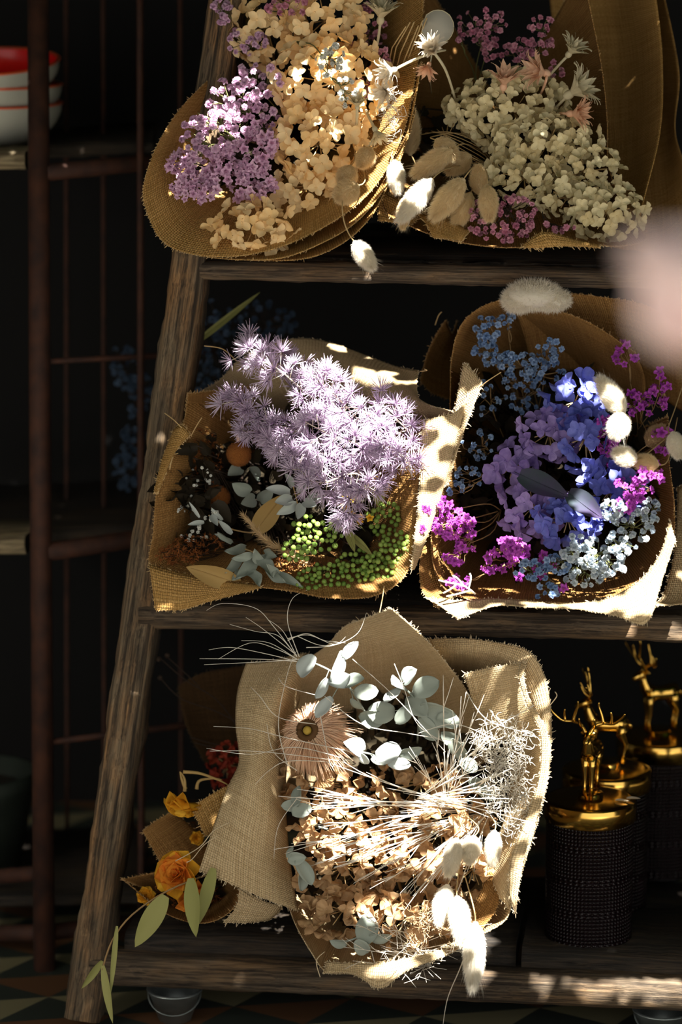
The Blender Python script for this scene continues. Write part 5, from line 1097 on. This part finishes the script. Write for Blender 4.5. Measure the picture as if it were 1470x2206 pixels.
wires('wispy pale grass across the left flap of the bottom bouquet', [[(760,1620,-.1),(620,1590,-.15),(540,1570,-.15),(460,1565,-.15)],[(760,1640,-.1),(640,1610,-.15),(540,1625,-.15),(445,1612,-.15)],[(740,1640,-.1),(620,1625,-.15),(540,1618,-.15),(452,1618,-.15)],[(700,1640,-.1),(620,1640,-.15),(580,1660,-.15),(550,1690,-.14)],[(680,1560,-.1),(600,1545,-.14),(560,1500,-.14),(540,1480,-.13)],[(690,1500,-.1),(620,1480,-.14),(600,1460,-.14)],[(640,1720,-.1),(600,1780,-.14),(590,1850,-.14)],[(640,1660,-.12),(590,1620,-.15),(575,1560,-.15)]])
wires('wispy pale grass crossing the front of the bottom bouquet', [[(700,1500,-.15),(780,1560,-.17),(880,1580,-.17),(1000,1600,-.15)],[(760,1420,-.14),(850,1500,-.17),(960,1620,-.17)],[(850,1430,-.14),(870,1480,-.16),(900,1560,-.16),(960,1600,-.14)],[(690,1540,-.15),(710,1640,-.17),(720,1650,-.16)],[(620,1650,-.14),(600,1560,-.15),(620,1450,-.14),(640,1400,-.13)],[(1060,1590,-.15),(980,1560,-.17),(900,1580,-.16)],[(1150,1520,-.15),(1080,1560,-.16),(1010,1600,-.15)],[(1005,1490,-.15),(1050,1550,-.16),(1140,1580,-.16)]])
# lacy white tuft
t = thing('lacy_moss', 'dense lacy white tuft at the right side of the bottom bouquet', 'dried moss', L(1080, 1680, -.08)); b = MB()
for (ex, ey, rx, ry, m) in ((1085, 1610, 48, 52, 190), (1090, 1690, 45, 40, 110), (1110, 1750, 34, 60, 80)):
    for k in range(m):
        r = math.sqrt(R.random()); a = R.uniform(0, 2*PI); x, y = ex+rx*r*math.cos(a), ey+ry*r*math.sin(a); P = [(x, y)]
        an = R.uniform(0, 6.28)
        for _ in range(5): an += R.uniform(-1.3, 1.3); P.append((P[-1][0]+9*math.cos(an), P[-1][1]+9*math.sin(an)))
        b.tube(cr([L(u, v, -.13+R.uniform(-.02, .02)) for u, v in P], 16), .00042, 3, False)
o = b.build('lace', 'stem_white', t); o['kind'] = 'stuff'
b = MB(); stem_to(b, L(1085, 1650, -.12), L(900, 1800, .1), .001); b.build('stem', 'stem_white', t)
t = thing('moss_curl', 'curled tan moss tuft low in the bottom bouquet above the pale twigs', 'dried moss', L(930, 1990, -.13)); b = MB()
for k in range(90):
    x, y = R.gauss(925, 22), R.gauss(1985, 14); P = [(x, y)]; an = R.uniform(0, 6.28)
    for _ in range(4): an += R.uniform(-1.3, 1.3); P.append((P[-1][0]+9*math.cos(an), P[-1][1]+9*math.sin(an)))
    b.tube(cr([L(u, v, -.15+R.uniform(-.012, .012)) for u, v in P], 12), .0004, 3, False)
o = b.build('moss', 'pampas', t); o['kind'] = 'stuff'
g = 'white bunny tails of the bottom bouquet'
tail('white bunny tail leftmost of the three below the twig fans', (985,1805), (965,1890), 44, -.15, 'bunny_white', [(995,1780,-.13),(960,1740,-.05)], g)
tail('white bunny tail middle of the three below the twig fans', (1022,1800), (1008,1862), 46, -.14, 'bunny_white', [(1030,1780,-.13),(980,1740,-.05)], g)
tail('white bunny tail next to the right inner fold, highest of the tails', (1066,1788), (1060,1866), 38, -.14, 'bunny_white', [(1066,1770,-.13),(1030,1740,-.05)], g)
tail('white bunny tail upper left of the hanging trio at the lower right', (965,1905), (945,1992), 46, -.15, 'bunny_white', [(975,1880,-.14),(990,1800,-.06)], g)
tail('white bunny tail in the middle of the hanging trio', (985,1930), (998,2038), 50, -.17, 'bunny_white', [(985,1910,-.15),(995,1830,-.08)], g)
tail('longest white bunny tail hanging in front of the bottom rail', (1025,1985), (1018,2135), 50, -.19, 'bunny_white', [(1022,1960,-.18),(1000,1880,-.12)], g, off1=-.195)
wires('long thin straw hanging down to the bottom edge', [[(1010,2040,-.17),(990,2090,-.18),(965,2150,-.18),(955,2206,-.18)]], .0009, 'straw', None, 'star_white')

# ================================================================== F bouquet
def rose(label, px, py, r, off, mats, axis, group=None, name='rose_bloom'):
    c = L(px, py, off); t = thing(name, label, 'dried flower', c, group); q = frame(Vector(axis).normalized()); s = r*MPP
    for j, (n, rad, tilt, m) in enumerate(((5, .55, 1.35, 0), (6, .8, 1.05, 0), (7, 1.0, .7, 0), (7, 1.05, .25, 1))):
        for k in range(n):
            b = MB(); mt = Matrix.Rotation(2*PI*k/n+j*.4+R.uniform(-.2, .2), 4, 'Z') @ Matrix.Rotation(-tilt+R.uniform(-.15, .15), 4, 'Y') @ Matrix.Translation((.05, 0, 0))
            b.leaf(mt, rad, 1.0*rad, .5, -.15, 1.0, 8, 1.1, .05, .45); put('petal', b.data('petal', mats[m]), t, (0, 0, 0), q, s)
    return t
rose('yellow rose bloom hanging upside down beside the left flap', 396, 1722, 42, -.05, ('yellow', 'yellow'), (-.2, -.6, -.8))
t = thing('curled_bract', 'pale curled dried leaf standing over the upside down yellow rose', 'leaf', L(400, 1700, -.05)); 
for P in ([(398,1705),(398,1680),(390,1664)],[(400,1700),(392,1680),(388,1662)],[(424,1700),(430,1682),(460,1677),(478,1680)],[(395,1663),(430,1666),(470,1680),(490,1690)]):
    b = MB(); b.tube(cr([L(x, y, -.05) for x, y in P], 14), [.0026-.0018*i/13 for i in range(14)], 6); b.build('strip', 'tan_leaf', t)
rose('orange yellow rose bloom above the long olive leaves', 385, 1885, 50, -.10, ('orange', 'yellow'), (-.3, -.9, .5))
rose('orange petals half hidden under the orange yellow rose', 405, 1925, 38, -.07, ('orange', 'orange'), (.5, -.7, -.3))
rose('small yellow bloom deep in the shaded wrap', 425, 1805, 16, .0, ('yellow', 'yellow'), (0, -1, .2))
rose('small yellow bloom low at the left of the shaded wrap', 315, 1930, 20, -.04, ('yellow', 'yellow'), (0, -1, .4))
head('deep red dried bloom in the dark behind the left flap', 490, 1650, 40, 50, .12, 'deepred', 24, (500, 1750, .2), None, inner=.2)
leaves_sprig('olive leaf branch trailing from the orange rose down over the bottom rail', [(500,1870,-.05),(430,1890,-.11),(350,1925,-.14),(280,1975,-.15),(240,2030,-.16),(220,2090,-.17)], [((357,1930),(290,2042),44,-.15,-.16),((412,1892),(418,2020),36,-.15,-.16),((460,1870),(425,1998),30,-.13,-.15),((220,2070),(176,2130),18,-.17,-.175),((222,2080),(240,2206),18,-.17,-.18),((252,1995),(238,2145),12,-.16,-.17)], 'olive', None, 'olive_branch', 'stem_brown', .85, 'branch', .12, .03, .0012)
fuzz('dark dried leaves and stalks filling the shaded wrap', [(390,1930,90,25,-.02,60),(420,1820,40,50,.05,30)], 'rusty', (450,1900,.1), 6, 'dried_filler', .010)
t = thing('dry_stems', 'dim thin dried stems sticking up left of the bottom bouquet', 'stems', L(520, 1600, .1)); b = MB()
for P in ([(345,1418),(400,1465),(470,1510),(520,1580)],[(345,1460),(390,1505),(460,1530),(520,1560)],[(410,1587),(450,1600),(520,1615)],[(420,1600),(470,1612),(520,1620)],[(360,1415),(410,1460),(430,1480)]):
    b.tube(cr([L(x, y, .12) for x, y in P], 12), .0008, 4)
for (x, y) in ((345, 1460), (360, 1412), (342, 1420)): b.ball(L(x, y, .12), .0035, 8, 6)
b.build('stems', 'stem_dark', t)

# ================================================================== behind the ladder: shade-darkened blue sprays in the dark
g = 'shade-darkened blue sprays in the dark behind the ladder'
spray('shade-darkened blue spray in the dark left of the ladder post, upper', (330, 1000, .55), [(270,790,30,60,.42,26),(300,860,35,60,.42,30)], BL['blue_shaded'], 18, g, 'stem_dark', 'dried flower')
spray('shade-darkened blue spray in the dark left of the ladder post, lower', (330, 1060, .55), [(275,1010,30,50,.42,36),(290,960,30,50,.42,20)], BL['blue_shaded'], 18, g, 'stem_dark', 'dried flower')
spray('shade-darkened blue spray in the dark between post and middle left wrap', (520, 900, .5), [(440,720,50,80,.36,50),(460,820,40,40,.34,24)], BL['blue_shaded'], 17, g, 'stem_dark', 'dried flower')
spray('shade-darkened blue spray in the dark under the top rail', (640, 800, .5), [(560,690,90,40,.38,50)], BL['blue_shaded'], 16, g, 'stem_dark', 'dried flower')
leafobj('blade_leaf', 'long grey green blade leaf in the shade right of the post', 'leaf', (415, 745), (560, 632), 16, 'olive', (.10, .16), bend=.03)

# small petals lying about
def petal_bit(label, px, py, off, ln, mat, g='fallen petals', z=None):
    c = L(px, py, off); t = thing('fallen_petal', label, 'petal', c, g); b = MB(); b.leaf(Matrix.Rotation(R.uniform(-.3, .3), 4, 'Z'), ln*MPP, ln*MPP*.45, .2, .05, 1, 5); put('petal', b.data('petal', mat), t)
c = Vector(j0.location); 
for (dx, dy, dz, lab) in ((.030, -.018, JH+.0225, 'pale petal lying on the gold lid of the nearest jar'), (.045, -.010, JH+.0225, 'second pale petal at the right rim of the gold lid')):
    t = thing('fallen_petal', lab, 'petal', c + Vector((dx, dy, dz)), 'fallen petals'); b = MB(); b.leaf(Matrix.Rotation(R.uniform(-.5, .5), 4, 'Z'), .018, .009, .2, .05, 1, 6); put('petal', b.data('petal', 'star_white'), t)
petal_bit('pale petal fallen on the bottom boards right of the nearest jar', 1385, 2012, .12, 24, 'star_cream')

# ================================================================== foreground out of focus pink bloom
D = Vector(ray(1512, 640)).normalized() * 1.45; c = CAM + D
t = thing('pink_bloom', 'large pale pink flower close to the camera at the right edge, out of focus', 'flower', c)
for j, (n, rad, wd, tilt) in enumerate(((4, .040, .034, 1.45), (6, .046, .042, 1.30), (7, .050, .046, 1.12), (8, .052, .048, .9))):
    for k in range(n):
        b = MB(); mt = Matrix.Translation((0, 0, -.022)) @ Matrix.Rotation(2*PI*k/n+j*.5+R.uniform(-.15, .15), 4, 'Z') @ Matrix.Rotation(-tilt+R.uniform(-.08, .08), 4, 'Y')
        b.leaf(mt, rad, wd, .4, -.05, 1.0, 8, .8, .02, .5); put('petal', b.data('petal', 'pink_bloom'), t, (0, 0, 0), frame(Vector((.10, -.15, 1))), 1.28)
b = MB(); b.tube(cr([Vector((0, 0, -.025)), Vector((.03, 0, -.10)), Vector((.08, .02, -.25)), Vector((.1, .02, -.4))], 14), .004, 8); put('stem', b.data('stem', 'stem_green'), t)
